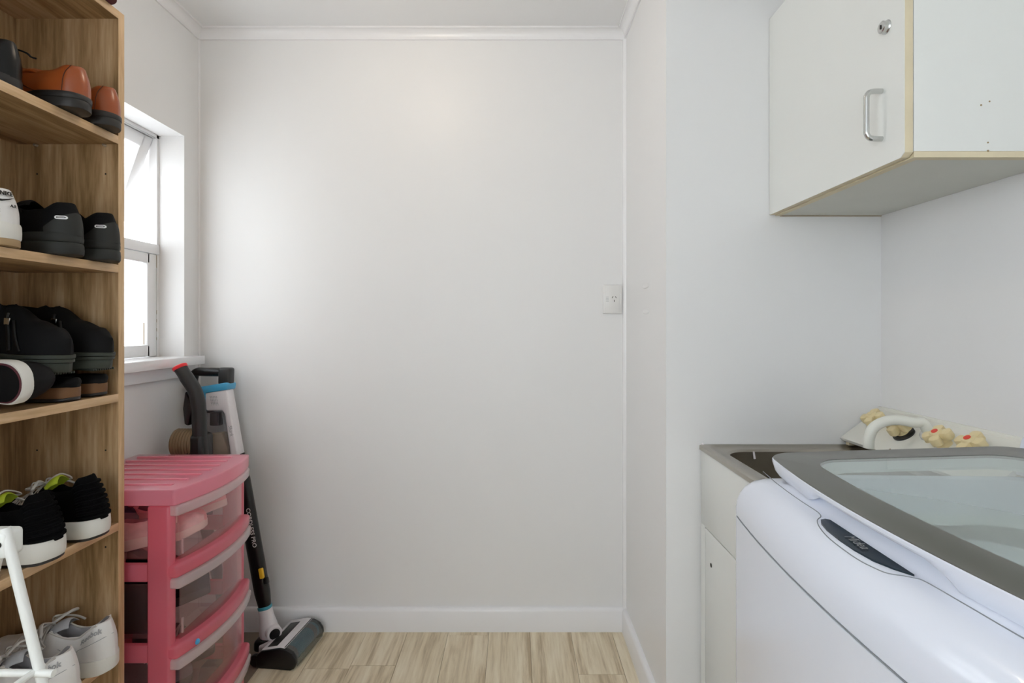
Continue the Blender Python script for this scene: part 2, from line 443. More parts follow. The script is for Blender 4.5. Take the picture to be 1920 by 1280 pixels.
# awning sash hung at the head, pushed outwards
ang = math.radians(19)
Mh = Matrix.Translation((xs - .012, 0, 1.914)) @ Matrix.Rotation(ang, 4, 'Y')
us = MB(); h = -0.405
for a, b in ((WY1 - .064, WY1 - .015), (WY0 + .015, WY0 + .064)): us.box((-.032, a, h), (0, b, 0), .003, 2, Mh)
us.box((-.032, WY0 + .05, -.045), (0, WY1 - .05, 0), .003, 2, Mh).box((-.032, WY0 + .05, h), (0, WY1 - .05, h + .05), .003, 2, Mh)
uso = us.build('upper_sash', 'trim_paint', win)
MB().box((-.02, WY0 + .06, h + .04), (-.016, WY1 - .06, -.04), 0, 1, Mh).build('pane', 'old_pane', uso)
MB().box((xs - .006, WY0 + .1, 1.912), (xs + .002, WY1 - .02, 1.9165), .001).build('hinge', 'chrome', win)
sl = MB().box((-1.40, WY0, WZ0 - .033), (XL, 2.006, WZ0 + .001)).box((XL, WY0 - .05, WZ0 - .033), (-1.215, 2.068, WZ0 + .001), .004)
sl.build('window_sill', 'trim_paint', win)
MB().box((XL, WY0 - .02, WZ0 - .075), (XL + .016, 2.05, WZ0 - .034), .002).build('apron', 'trim_paint', win)

# ------------------------------------------------------------------ ceiling lamp (above the frame; its reflection shows on the end wall)
lp = thing('ceiling_lamp', (-0.38, 1.437, ZC), 'round warm glass ceiling lamp above the shoe shelf aisle', 'lamp')
M = Matrix.Translation((-0.38, 1.437, ZC))
MB().lathe([(.07, 0), (.07, -.015), (.055, -.025), (.05, -.025)], 28, M).build('ceiling_plate', 'white_plastic', lp)
MB().lathe([(.03, -.025), (.03, -.035), (.062, -.045), (.083, -.07), (.084, -.10), (.062, -.138), (.02, -.157), (.001, -.158)], 28, M).build('globe', 'lamp_glass', lp)
ld = bpy.data.lights.new('bulb', 'POINT'); ld.energy = 3.0; ld.color = (1.0, 0.84, 0.66); ld.shadow_soft_size = 0.052
lo = bpy.data.objects.new('bulb', ld); COL.objects.link(lo); lo.parent = lp; lo.location = (0, 0, -.098)

# ------------------------------------------------------------------ overhead cabinet
CX, CY0, CY1, CZ0, CZ1 = 0.739, 1.000, YF - .001, 1.528, 2.099
cb = thing('wall_cabinet', (0.9, 1.27, CZ0), 'white laminate wall cabinet with cream edges, above the laundry tub', 'cabinet')
th = 0.0165
xb = CX + th + .0012
sp = MB().box((xb, CY0 + .001, CZ0 + .012), (XR - .001, CY0 + .0175, CZ1)).build('side_panel', 'cabinet_white', cb)
for X, z, r in ((.900, 1.634, .0016), (.884, 1.627, .0018), (.897, 1.556, .0016), (.897, 1.540, .0022)):
    MB().lathe([(r, 0), (r, .0006)], 10, Matrix.Translation((X, CY0 + .001, z)) @ Matrix.Rotation(PI / 2, 4, 'X')).build('screw_hole', 'grime', sp)
MB().box((xb, CY1 - .0165, CZ0 + .0165), (XR - .001, CY1, CZ1)).build('side_panel', 'cabinet_white', cb)
bp = MB().box((xb + .016, CY0 + .0176, CZ0 + .001), (XR - .001, CY1, CZ0 + .0165)).build('bottom_panel', 'cabinet_inside', cb)
MB().box((xb, CY0 + .0005, CZ0), (XR - .001, CY0 + .018, CZ0 + .0115)).build('edge_strip', 'edge_cream', bp)
MB().box((xb, CY0 + .0181, CZ0), (xb + .0158, CY1, CZ0 + .0165)).build('edge_strip', 'edge_cream', bp)
MB().box((xb, CY0 + .018, CZ1 - .0165), (XR - .001, CY1 - .017, CZ1 - .0005)).build('top_panel', 'cabinet_white', cb)
MB().box((XR - .006, CY0 + .018, CZ0 + .017), (XR - .001, CY1 - .017, CZ1 - .017)).build('back_panel', 'cabinet_inside', cb)
MB().box((.77, CY1 - .003, CZ0 - .0012), (XR - .001, CY1, CZ0 + .0008)).build('caulk_line', 'grime', cb)
dp = [(CY0 + .002, CZ0 + .010), (CY0 + .012, CZ0 + .0025), (CY1 - .001, CZ0 + .0025), (CY1 - .001, CZ1), (CY0 + .002, CZ1)]
door = MB().prism([(y - .0005, z) for y, z in dp], 'x', CX + .0012, CX + th, .0004).build('door', 'edge_cream', cb)
MB().prism([(y, z) for y, z in dp], 'x', CX, CX + .0011).build('door_face', 'cabinet_white', door)
hp = [(CX + .004, 1.063, 1.585), (CX - .022, 1.063, 1.586), (CX - .030, 1.063, 1.594), (CX - .031, 1.063, 1.606),
      (CX - .031, 1.063, 1.662), (CX - .030, 1.063, 1.672), (CX - .022, 1.063, 1.680), (CX + .004, 1.063, 1.681)]
MB().tube(smooth_path(hp, 5), .0052, 12).build('handle', 'chrome', door)
M = Matrix.Translation((CX + .001, 1.050, 1.8025)) @ Matrix.Rotation(-PI / 2, 4, 'Y')
lk = MB().lathe([(.0135, 0), (.0135, .002), (.0115, .004), (.0115, .011), (.0095, .0125), (.0005, .0125)], 28, M).build('lock', 'chrome', door)
MB().box((CX - .0128, 1.0488, 1.7985), (CX - .0114, 1.0512, 1.8065)).build('keyhole', 'hole_black', lk)

# ------------------------------------------------------------------ laundry tub with tap board
TX0, TX1, TY0, TY1, TZ = 0.534, XR - .001, 1.045, YF - .003, 0.865
tb = thing('laundry_tub', (0.8, 1.29, 0), 'stainless steel laundry tub set in a white cabinet, behind the washing machine', 'sink')
cbx = MB().box((TX0 + .012, TY0 + .01, 0.0), (TX0 + .028, TY1, TZ - .014))
cbx.box((TX0 + .028, TY0 + .01, 0.0), (TX1, TY0 + .026, TZ - .014)).box((TX0 + .028, TY1 - .016, 0), (TX1, TY1, TZ - .014))
cbo = cbx.build('cabinet_body', 'cabinet_white', tb)
MB().box((TX0 + .004, TY0 + .01, 0.640), (TX0 + .0118, TY1 - .005, TZ - .014), .001).build('front_panel', 'cabinet_white', tb)
MB().box((TX0 + .004, 1.494, 0.0), (TX0 + .0118, TY1 - .005, 0.640)).build('stile', 'cabinet_white', tb)
dd = MB().box((TX0 + .0035, TY0 + .03, 0.06), (TX0 + .0117, 1.4915, 0.637), .001).build('door', 'cabinet_white', tb)
M = Matrix.Translation((TX0 + .0034, 1.447, 0.552)) @ Matrix.Rotation(-PI / 2, 4, 'Y')
MB().lathe([(.006, 0), (.006, .0004)], 14, M).build('lock_hole', 'hole_black', dd)


def rrect(x0, x1, y0, y1, r, z, n=6):
    out = []
    for cx, cy, a0 in ((x1 - r, y1 - r, 0), (x0 + r, y1 - r, PI / 2), (x0 + r, y0 + r, PI), (x1 - r, y0 + r, 1.5 * PI)):
        for q in range(n + 1):
            a = a0 + PI / 2 * q / n
            out.append((cx + r * math.cos(a), cy + r * math.sin(a), z))
    return out


bx0, bx1, by0, by1 = TX0 + .052, 0.955, TY0 + .05, TY1 - .045
rg = [rrect(TX0, TX1, TY0, TY1, .004, TZ - .014), rrect(TX0, TX1, TY0, TY1, .004, TZ - .003),
      rrect(TX0 + .004, TX1 - .004, TY0 + .004, TY1 - .002, .006, TZ), rrect(TX0 + .018, TX1 - .01, TY0 + .018, TY1 - .008, .02, TZ),
      rrect(TX0 + .026, TX1 - .015, TY0 + .026, TY1 - .014, .03, TZ - .005),
      rrect(bx0 - .006, bx1 + .006, by0 - .006, by1 + .006, .066, TZ - .006), rrect(bx0, bx1, by0, by1, .06, TZ - .012),
      rrect(bx0 + .012, bx1 - .012, by0 + .012, by1 - .012, .06, TZ - .16), rrect(bx0 + .05, bx1 - .05, by0 + .05, by1 - .05, .05, TZ - .20)]
bs = MB().rings(rg[:7], True, False, False).build('steel_top', 'stainless', tb, 40)
MB().rings(rg[6:], True, False, True).build('steel_bowl', 'shaded_steel', tb, 40)
MB().tube([(bx0 + .085, by1 - .0035, TZ - .010), (bx0 + .086, by1 - .005, TZ - .022), (bx0 + .087, by1 - .0055, TZ - .030)], [.0025, .003, .0035], 8).build('paint_drip', 'white_plastic', bs)
MB().lathe([(.004, 0), (.004, .003), (.001, .005)], 8, Matrix.Translation((TX0 + .008, TY1 - .007, TZ))).build('sealant_blob', 'white_plastic', bs)
# sloping tap board
ax0, az0, ax1, az1 = .944, .885, 1.062, .972
tbd = thing('tap_board', (1.0, 1.29, TZ), 'sloping ivory splash board carrying four yellowed taps and a spout', 'tap')
ty0, ty1 = 1.05, TY1
nx, nz = -(az1 - az0), (ax1 - ax0); nl = math.hypot(nx, nz); nx /= nl; nz /= nl
MB().prism([(ax0, az0), (ax1, az1), (ax1 - nx * .012, az1 - nz * .012), (ax0 - nx * .012, az0 - nz * .012)], 'y', ty0, ty1, .0012).build('board', 'ivory_board', tbd)
MB().box((1.054, ty0, az1 - .010), (XR - .0005, ty1, az1 + .003), .002).build('back_ledge', 'ivory_board', tbd)
MB().prism([(ax0 + .014, TZ + .0006), (XR - .002, TZ + .0006), (XR - .002, az1 - .02), (ax0 + .014, az0 - .006)], 'y', ty1 - .02, ty1 - .006).build('support', 'edge_cream', tbd)
MB().prism([(ax0 + .014, TZ + .0006), (XR - .002, TZ + .0006), (XR - .002, az1 - .02), (ax0 + .014, az0 - .006)], 'y', ty0 + .006, ty0 + .02).build('support', 'edge_cream', tbd)
zd = Vector((nx, 0, nz)); yd = Vector((0, 1, 0)); xd = yd.cross(zd)


def on_board(a, y, h=0.0):
    return Vector((ax0 + (ax1 - ax0) * a, y, az0 + (az1 - az0) * a)) + zd * h


def board_M(a, y, spin=0.0):
    M = Matrix((xd, yd, zd)).transposed().to_4x4(); M.translation = on_board(a, y)
    return M @ Matrix.Rotation(spin, 4, 'Z')


def tap(a, y, spin, dot, plate=False):
    M = board_M(a, y, spin)
    b = MB().lathe([(.017, 0), (.017, .004), (.012, .008), (.011, .018), (.014, .024), (.014, .036), (.011, .040), (.0005, .040)], 20, M)
    for q in range(4):
        Mq = M @ Matrix.Rotation(q * PI / 2, 4, 'Z')
        b.prism([(.006, -.008), (.022, -.012), (.029, -.010), (.031, 0), (.029, .010), (.022, .012), (.006, .008)], 'z', .016, .036, .003, Mq)
    t = b.build('tap_handle', 'ivory_knob', tbd)
    if plate:
        MB().lathe([(.026, 0), (.026, .004), (.022, .006)], 24, M).build('backplate', 'charcoal_plastic', t)
    if dot:
        MB().lathe([(.007, .0395), (.007, .0412), (.0005, .0415)], 16, M).build('cap', dot, t)


tap(.55, 1.465, .5, 'ivory_knob'); tap(.50, 1.360, .2, 'ivory_knob', True)
tap(.52, 1.235, .6, 'red_dot'); tap(.55, 1.150, .15, 'red_dot')
p0 = on_board(.62, 1.295, 0)
spt = smooth_path([p0, p0 + Vector((-.012, .004, .03)), (.985, 1.302, .970), (.955, 1.312, .974), (.925, 1.318, .970), (.900, 1.322, .955), (.889, 1.324, .930), (.887, 1.324, .902)], 6)
so = MB().tube(spt, .0125, 14).build('spout', 'ivory_spout', tbd)
MB().lathe([(.019, 0), (.019, .008), (.014, .014)], 20, board_M(.62, 1.295)).build('spout_collar', 'outlet_white', so)
for a, y in ((.10, 1.345), (.62, 1.49), (.80, 1.30)):
    MB().lathe([(.002, 0), (.002, .0008)], 8, board_M(a, y)).build('screw', 'grime', tbd)
# corrugated hose from the washer into the tub
hs = smooth_path([(1.044, .80, .70), (1.044, .92, .86), (1.043, .99, .935), (1.041, 1.025, .948), (1.040, 1.036, .92), (1.040, 1.036, .80)], 26)
ho = MB().tube(hs, [.0115 + .0015 * (1 if i % 2 else -1) for i in range(len(hs))], 12).build('drain_hose', 'hose_grey', None, 60)
tag(ho, 'grey corrugated drain hose hooked over the tub behind the washing machine', 'hose')

# ------------------------------------------------------------------ washing machine
wm = thing('washing_machine', (0.384, 0.690, 0), 'white top loading washing machine with dark rimmed glass lid', 'washer', local=True, rot=(0, 0, -math.radians(1.72)))
wm.scale = (.975, 1.02, 1.0155)
HY, DX = 0.31, 0.600
BOW = 0.022


def foot(ins, z, r=0.03, nf=15, x0=0.0, x1=DX, hy=HY, bow=BOW, rise=0.0):
    """plan outline with a bowed front: rounded corners, same point count for every inset"""
    pts = []
    rr = r; xa, xb, h = x0 + ins, x1 - ins, hy - ins
    corner = 7

    def fx(y): return xa + bow * (y / hy) ** 2
    # front edge from +h to -h
    for q in range(nf):
        y = (h - rr) * (1 - 2 * q / (nf - 1)); pts.append((fx(y), y))
    for cx, cy, a0 in ((fx(h - rr) + rr, -h + rr, PI), (xb - rr, -h + rr, 1.5 * PI), (xb - rr, h - rr, 0), (fx(h - rr) + rr, h - rr, PI / 2)):
        for q in range(1, corner + 1):
            a = a0 + PI / 2 * q / (corner + 1) * 1.0
            pts.append((cx + rr * math.cos(a), cy + rr * math.sin(a)))
        if (cx, cy) == (xb - rr, -h + rr): pass
    return [(x, y, z + rise * (x - x0) / (x1 - x0)) for x, y in pts]


MB().rings([foot(.006, .03), foot(0, .045), foot(0, .8405), foot(.002, .8425)], True, True, True).build('body', 'enamel', wm, 30)
for sx in (.06, .54):
    for sy in (-.26, .26):
        MB().lathe([(.022, 0), (.024, .006), (.016, .012), (.016, .035)], 14, Matrix.Translation((sx, sy, 0))).build('foot', 'black_plastic', wm)
CP = [(.0, .845), (.0, .858), (.0018, .872), (.006, .886), (.0125, .898), (.0215, .908), (.032, .914), (.045, .9175), (.060, .919), (.068, .9215), (.074, .928), (.080, .9345), (.088, .9365)]


def cover_z(ins):
    for (a, za), (b, zb) in zip(CP[1:-1], CP[2:]):
        if ins <= b: return za + (zb - za) * max(0, (ins - a)) / max(1e-6, b - a)
    return .9365


rg = [foot(.004, .8425)] + [foot(i, z, .03 + .35 * i) for i, z in CP]
rg += [foot(.092, .932, .066), foot(.096, .872, .07)]
cov_o = MB().rings(rg, True, False, False).build('top_cover', 'enamel', wm, 30)
MB().rings([foot(.0955, .874, .07), foot(.100, .866, .075), foot(.112, .862, .09)], True, False, False).build('tub_collar', 'tub_plastic', wm)
cyl = [[(.305 + r * math.cos(2 * PI * a / 40), r * math.sin(2 * PI * a / 40), z) for a in range(40)] for r, z in ((.26, .8615), (.212, .8625), (.203, .855), (.198, .83), (.205, .80), (.21, .55), (.18, .50), (.02, .52))]
MB().rings(cyl, True, False, True).build('drum', 'drum_steel', wm)
# seam grooves
sw = [(.484, 1.018), (.474, .955), (.468, .905), (.464, .855), (.4625, .815), (.461, .800), (.456, .787), (.4435, .775), (.4345, .752), (.4285, .720), (.4265, .665), (.4305, .632), (.437, .618), (.450, .606), (.456, .596), (.459, .5526), (.462, .50), (.468, .44)]


def to_local(X, Y, lift=.0002):
    lx = (X - .3975) - .03 * (Y - .717); ly = (Y - .717) + .03 * (X - .3975)
    return Vector((lx, ly, cover_z(lx - BOW * (ly / HY) ** 2) + lift))


MB().tube([to_local(p.x, p.y) for p in smooth_path([(a, b, 0) for a, b in sw], 5)], .0007, 6).build('seam', 'seam_grey', cov_o)
MB().tube([(p[0] - .0003, p[1], .8435) for p in foot(0, 0)[:15]], .0011, 6).build('seam', 'seam_grey', cov_o)
# dark strip with lettering
st = [(.4586, .7690), (.4539, .6100)]
arc = [(.4586, .769), (.4545, .7735), (.4475, .7730), (.4415, .762), (.4372, .742), (.4345, .71), (.4340, .68), (.4365, .650), (.4425, .628), (.4535, .6085)]
top = [to_local(*p, lift=.0022) for p in arc]; bot = [to_local(*p, lift=-.001) for p in arc]
lg = MB().rings([bot, top], True, False, True).build('logo_strip', 'logo_strip', wm)
c = to_local(.4462, .694, .0032)
text_flat('Midea', .0165, c, (-.03, -1, 0), (1, -.03, .12), 'logo_grey', lg, shear=.35)
# lid: white rim with a scooped handle, dark border, glass
LX0, LX1, LHY, LB, LZ, RI = .056, .555, .302, .028, .9515, .018


def lidp(ins, dz, r):
    return foot(ins, LZ + dz, r, 27, LX0, LX1, LHY, LB, RI)


def skirt(pts, mid, side):
    out = []
    for i, (x, y, z) in enumerate(pts):
        if i < 27:
            t = (abs(y + .012) - .105) / .035; t = max(0, min(1, t)); t = t * t * (3 - 2 * t)
            z = z - (mid + (side - mid) * t)
        else:
            z = z - side
        out.append((x, y, z))
    return out


rim = [skirt(lidp(.022, 0, .06), .010, .024), skirt(lidp(.010, 0, .047), .013, .0285), skirt(lidp(.004, 0, .05), .010, .020), lidp(0, -.005, .05), lidp(0, -.0012, .05), lidp(.0015, 0, .05)]
lid = MB().rings(rim, True, False, False).build('lid', 'enamel', wm, 30)
MB().rings([lidp(.0012, -.0012, .05), lidp(.0016, .0012, .05), lidp(.003, .002, .05), lidp(.060, .0026, .06), lidp(.0604, -.003, .06), lidp(.030, -.006, .06)], True, False, False).build('dark_border', 'lid_border', lid, 30)
MB().rings([lidp(.0600, .0018, .06), lidp(.12, .0030, .05), lidp(.2, .0036, .03)], True, False, True).build('glass', 'lid_glass', lid)
MB().rings([lidp(.062, -.003, .06), lidp(.066, -.016, .06), lidp(.074, -.018, .06)], True, False, False).build('inner_frame', 'tub_plastic', lid)
# rear console
MB().prism([(.548, .918), (.600, .918), (.600, 1.000), (.585, 1.003), (.560, .985), (.556, .970)], 'y', -.30, .30, .004).build('control_console', 'enamel', wm)

# ------------------------------------------------------------------ power outlet
po = thing('power_outlet', (.3865, YB, 1.312), 'white vertical power outlet on the end wall near the corner', 'outlet')
px0, px1, pz0, pz1 = .349, .424, 1.257, 1.372
MB().box((px0, YB - .009, pz0), (px1, YB, pz1), .003).build('plate', 'outlet_white', po)
ins = MB().box((px0 + .007, YB - .0115, pz0 + .004), (px1 - .012, YB - .0085, pz1 - .004), .001).build('insert', 'outlet_white', po)
MB().box((px1 - .0092, YB - .0108, 1.292), (px1 - .0022, YB - .008, 1.337), .001).build('rocker_switch', 'outlet_white', po)
for dx, dz, rr in ((-.0065, .008, .5), (.0065, .008, -.5), (0, -.0065, 0)):
    M = Matrix.Translation((.392 + dx, YB - .0116, 1.314 + dz)) @ Matrix.Rotation(rr, 4, 'Y')
    MB().box((-.0011, -.0003, -.0042), (.0011, .0002, .0042), 0, 1, M).build('pin_slot', 'hole_black', ins)
for q in range(4):
    MB().box((px0 + .010, YB - .0118, 1.305 + q * .0058), (px0 + .021, YB - .0114, 1.3065 + q * .0058)).build('rating_line', 'text_grey', ins)

# ------------------------------------------------------------------ shoe shelf
BX0, BXF, BY0, BY1 = -1.240, -.984, 0.528, 1.328
bt2 = .0195
bk = thing('shoe_shelf', (-1.11, .93, 0), 'tall open oak laminate shelf filled with shoes', 'shelf')
e = .0012
for ya, yb in ((BY1 - bt2, BY1), (BY0, BY0 + bt2)):
    s = MB().box((BX0, ya, 0), (BXF - e, yb, 1.99)).build('side_panel', 'oak_upright', bk)
    MB().box((BXF - e, ya, 0), (BXF, yb, 1.99), .0004).build('edge_band', 'oak_edge', s)
    if ya > 1:
        for X in (-1.186, -1.016):
            for z in (1.585, 1.20, .90, .785, .66):
                MB().lathe([(.0022, 0), (.0022, .0004)], 8, Matrix.Translation((X, ya, z)) @ Matrix.Rotation(PI / 2, 4, 'X')).build('pin_hole', 'hole_black', s)
            MB().lathe([(.003, 0), (.003, .008), (.0025, .009)], 10, Matrix.Translation((X, ya, 1.655)) @ Matrix.Rotation(PI / 2, 4, 'X')).build('shelf_pin', 'steel_pin', s)
MB().box((BX0 - .004, BY0, 0.06), (BX0, BY1, 1.985)).build('back_panel', 'oak_upright', bk)
SH = [0.081, 0.401, 0.721, 1.040, 1.360, 1.679, 1.990]
for z in SH:
    s = MB().box((BX0, BY0 + bt2, z - .020), (BXF - e, BY1 - bt2, z)).build('shelf_board', 'oak_shelf', bk)
    MB().box((BXF - e, BY0 + bt2, z - .020), (BXF, BY1 - bt2, z), .0004).build('edge_band', 'oak_edge_long', s)
MB().box((BXF - .03, BY0 + bt2, 0), (BXF - .014, BY1 - bt2, .061)).build('kick_board', 'oak_shelf', bk)

# ------------------------------------------------------------------ shoes


def interp(tab, t):
    for (a, va), (b, vb) in zip(tab[:-1], tab[1:]):
        if t <= b:
            k = (t - a) / (b - a) if b > a else 0
            k = k * k * (3 - 2 * k); return va + (vb - va) * k
    return tab[-1][1]


class Shoe:
    """local frame: heel at x=0, toe at +x, z up. Parts share one section function."""

    def __init__(s, name, label, loc, rot, L=.285, W=1.0, sole_h=.028, sole_t=.020, heel=.078, mid=.062, vamp=.085,
                 toe=.042, open_end=.46, group=None, lean=.0, toe_pow=2.2, spring=.012, flare=1.04, cat='shoe', wc=.72):
        s.__dict__.update(L=L, W=W, sole_h=sole_h, sole_t=sole_t, heel=heel, mid=mid, vamp=vamp, toe=toe, oe=open_end,
                          lean=lean, tp=toe_pow, spring=spring, flare=flare, wcf=wc)
        s.o = thing(name, (loc[0], loc[1], loc[2] + .0012), label, cat, group, local=True, rot=rot)
        N = 38
        s.ts = [(1 - math.cos(PI * i / (N - 1))) / 2 for i in range(N)]

    def w(s, t):
        base = interp([(0, .0335), (.16, .0345), (.36, .0315), (.52, .036), (.70, .0475), (.80, .0475), (1, .044)], t) * s.W
        if t < .13: base *= math.sqrt(max(0, 1 - ((.13 - t) / .13) ** 2.2))
        if t > .70: base *= max(0, 1 - ((t - .70) / .30) ** s.tp) ** .55
        return base

    def cy(s, t): return .006 * math.sin(PI * min(1, max(0, (t - .1)))) * s.W

    def zs(s, t):          # top of sole
        return interp([(0, s.sole_h), (.25, s.sole_h), (.6, s.sole_t), (1, s.sole_t + s.spring)], t)

    def zb(s, t):          # bottom of sole
        return interp([(0, .002), (.06, 0), (.65, 0), (1, s.spring)], t)

    def hc(s, t):
        return interp([(0, s.heel), (.07, s.heel * .985), (.22, s.mid * 1.02), (.32, s.mid), (s.oe, s.vamp), (s.oe + .06, s.vamp * .98),
                       (.70, s.toe * 1.25), (.88, s.toe), (1, s.toe * .62)], t)

    def section(s, t):
        """left half, sole edge -> collar -> centre: 8 wall points then 5 inner points"""
        w = s.w(t) * .96; z0 = s.zs(t) - .004; H = max(.004, s.hc(t))
        st = lambda k: max(0, min(1, k)) ** 2 * (3 - 2 * max(0, min(1, k)))
        cf, ch = st((t - s.oe + .03) / .05), st((.075 - t) / .045)
        back = max(0, 1 - t / .3)
        pts = []
        zi = .012
        wc = w * s.wcf
        inner = [(max(0, wc - .003), z0 + H + .0015), (max(0, wc - .0075), z0 + H - .003), (max(0, wc - .009), z0 + H * .45), (wc * .5, z0 + zi), (0, z0 + zi)]
        for q in range(8):
            u = q / 7
            yo = w * (1 - (1 - s.wcf) * u ** 1.8) + .003 * math.sin(PI * u) * min(1, t / .08); zo = z0 + H * u
            a = u * PI * .30; yc = w * math.cos(a) ** .8; zc = z0 + H * math.sin(a) ** .85
            pts.append((u, yo + (yc - yo) * cf, zo + (zc - zo) * cf))
        for q in range(5):
            a = PI * (.30 + .20 * (q + 1) / 5); yc = w * max(0, math.cos(a)) ** .8; zc = z0 + H * math.sin(a) ** .85
            yo, zo = inner[q]
            yh, zh = wc * (1 - (q + 1) / 5), z0 + H + .0015
            yo, zo = yo + (yh - yo) * ch, zo + (zh - zo) * ch
            pts.append((1.0, yo + (yc - yo) * cf, zo + (zc - zo) * cf))
        return pts, back

    def P(s, t, u, side=1, off=0.0, inner=None):
        pts, back = s.section(t)
        if inner is None:
            k = min(6, int(u * 7)); fr = u * 7 - k
            y = pts[k][1] + (pts[k + 1][1] - pts[k][1]) * fr; z = pts[k][2] + (pts[k + 1][2] - pts[k][2]) * fr
        else:
            y, z = pts[8 + inner][1], pts[8 + inner][2]
        zr = z - s.zs(t)
        x = t * s.L + s.lean * zr * back - (.004 * math.sin(PI * min(1, max(0, zr / s.heel))) * back)
        p = Vector((x, s.cy(t) + side * y, z))
        if off:
            n = Vector((-.9 * max(0, 1 - t / .06), side * min(1, .25 + t * 9), .25)).normalized()
            p += n * off
        return p

    def body(s, upper, lining='grey_lining'):
        R = []; nv = 8 + 4
        for t in s.ts:
            row = [s.P(t, q / 7, 1) for q in range(8)] + [s.P(t, 0, 1, 0, q) for q in range(5)]
            row += [s.P(t, 0, -1, 0, q) for q in range(3, -1, -1)] + [s.P(t, q / 7, -1) for q in range(7, -1, -1)]
            R.append(row)
        n = len(R[0]); vs = [p for r in R for p in r]; fo = []; fi = []
        for i in range(len(R) - 1):
            tm = (s.ts[i] + s.ts[i + 1]) / 2
            opn = .045 < tm < s.oe
            for j in range(n - 1):
                f = (i * n + j, i * n + j + 1, (i + 1) * n + j + 1, (i + 1) * n + j)
                (fi if (opn and 8 <= j < n - 9) else fo).append(f)
        for nm, fs, m in (('upper', fo, upper), ('lining', fi, lining)):
            used = sorted({i for f in fs for i in f}); mp = {a: k for k, a in enumerate(used)}
            MB().add([vs[i] for i in used], [tuple(mp[i] for i in f) for f in fs]).build(nm, m, s.o, 60)
        s.upper = [c for c in s.o.children if c.name.startswith('upper')][0]
        return s

    def sole(s, m, z0=0.0, z1=1.0, grow=1.0, name='sole', t0=0.0, t1=1.0, bulge=0.0, lift=0.0):
        """layer of the sole between fractions z0..z1 of its height, from t0 to t1 of the length"""
        ts = [t for t in s.ts if t0 < t < t1]; ts = [t0] + ts + [t1]
        def ring(z, g, dx=0.0):
            a = []
            for t in ts:
                zz = s.zb(t) + (s.zs(t) - s.zb(t)) * z + lift
                x = t * s.L + (t - .35) * (g - 1) * s.L * .35
                a.append(Vector((x, s.cy(t) + s.w(t) * s.flare * g + .0002, zz)))
            for t in ts[::-1]:
                zz = s.zb(t) + (s.zs(t) - s.zb(t)) * z + lift
                x = t * s.L + (t - .35) * (g - 1) * s.L * .35
                a.append(Vector((x, s.cy(t) - s.w(t) * s.flare * g - .0002, zz)))
            return a
        d = z1 - z0
        rr = [ring(z0, .97 * grow), ring(z0 + d * .12, grow * (1 + bulge * .6)), ring(z0 + d * .5, grow * (1 + bulge)), ring(z0 + d * .88, grow * (1 + bulge * .4)), ring(z1, .97 * grow)]
        return MB().rings(rr, True, True, True).build(name, m, s.o, 50)

    def arclen(s, t):
        n = 60; L = 0; p = None
        for i in range(n + 1):
            q = t * (i / n) ** 2; c = Vector((q * s.L, s.w(q) * .96, 0))
            if p is not None: L += (c - p).length
            p = c
        return L

    def t_at(s, arc):
        if not hasattr(s, 'tab'):
            s.tab = [(s.arclen(.6 * (i / 50) ** 2), .6 * (i / 50) ** 2) for i in range(51)]
        for (a, ta), (b, tb_) in zip(s.tab[:-1], s.tab[1:]):
            if arc <= b: return ta + (tb_ - ta) * (arc - a) / max(1e-9, b - a)
        return .6

    def patch(s, name, m, t1, ua, ub, off=.0012, n=25, parent=None, ub_end=None):
        """a skin over the outer wall wrapping round the heel from -t1 to t1"""
        rows = []; A = s.arclen(t1)
        for i in range(n):
            q = -A + 2 * A * i / (n - 1); k = abs(q) / A
            e2 = ub if ub_end is None else ub + (ub_end - ub) * k ** 1.5
            rows.append([s.P(s.t_at(abs(q)), ua + (e2 - ua) * j / 6, 1 if q >= 0 else -1, off) for j in range(7)])
        return MB().rings(rows, False, False, False).build(name, m, parent or s.o, 60)

    def line(s, name, m, pts, side=1, r=.0008, off=.0008, parent=None):
        return MB().tube(smooth_path([s.P(t, u, side, off) for t, u in pts], 5), r, 6).build(name, m, parent or s.upper)

    def wrap(s, name, m, vs, fs, tc, uc, side=1, off=.002, slope=0.0, parent=None, arc=None):
        """lay a flat outline (x right, y up, metres) on the side of the shoe; reads towards the heel"""
        A0 = s.arclen(tc) if arc is None else arc
        H = s.hc(max(0, tc)); out = []
        for v in vs:
            a = A0 - side * v[0]; u = uc + v[1] / H + slope * v[0] / H
            out.append(s.P(s.t_at(abs(a)), max(0, min(1, u)), side if a >= 0 else -side, off))
        return MB().add(out, fs).build(name, m, parent or s.upper, 80)

    def laces(s, m, rows=5, t0=None, t1=.66, r=.0022, bow=True, seed=1):
        rnd = random.Random(seed); t0 = t0 or s.oe + .02
        b = MB()
        for i in range(rows):
            t = t0 + (t1 - t0) * i / max(1, rows - 1); t2 = t + (t1 - t0) / max(1, rows) * .9
            for a, c in ((t, t2), (t2, t)):
                pa, pb = s.P(a, .80, 1, .003), s.P(c, .80, -1, .003)
                top = s.P((a + c) / 2, 0, 1, 0, 4) + Vector((0, 0, .0045)); top.y = s.cy(t)
                b.tube(smooth_path([pa, pa.lerp(top, .55) + Vector((0, 0, .004)), top, pb.lerp(top, .55) + Vector((0, 0, .004)), pb], 3), r, 6, r * .55)
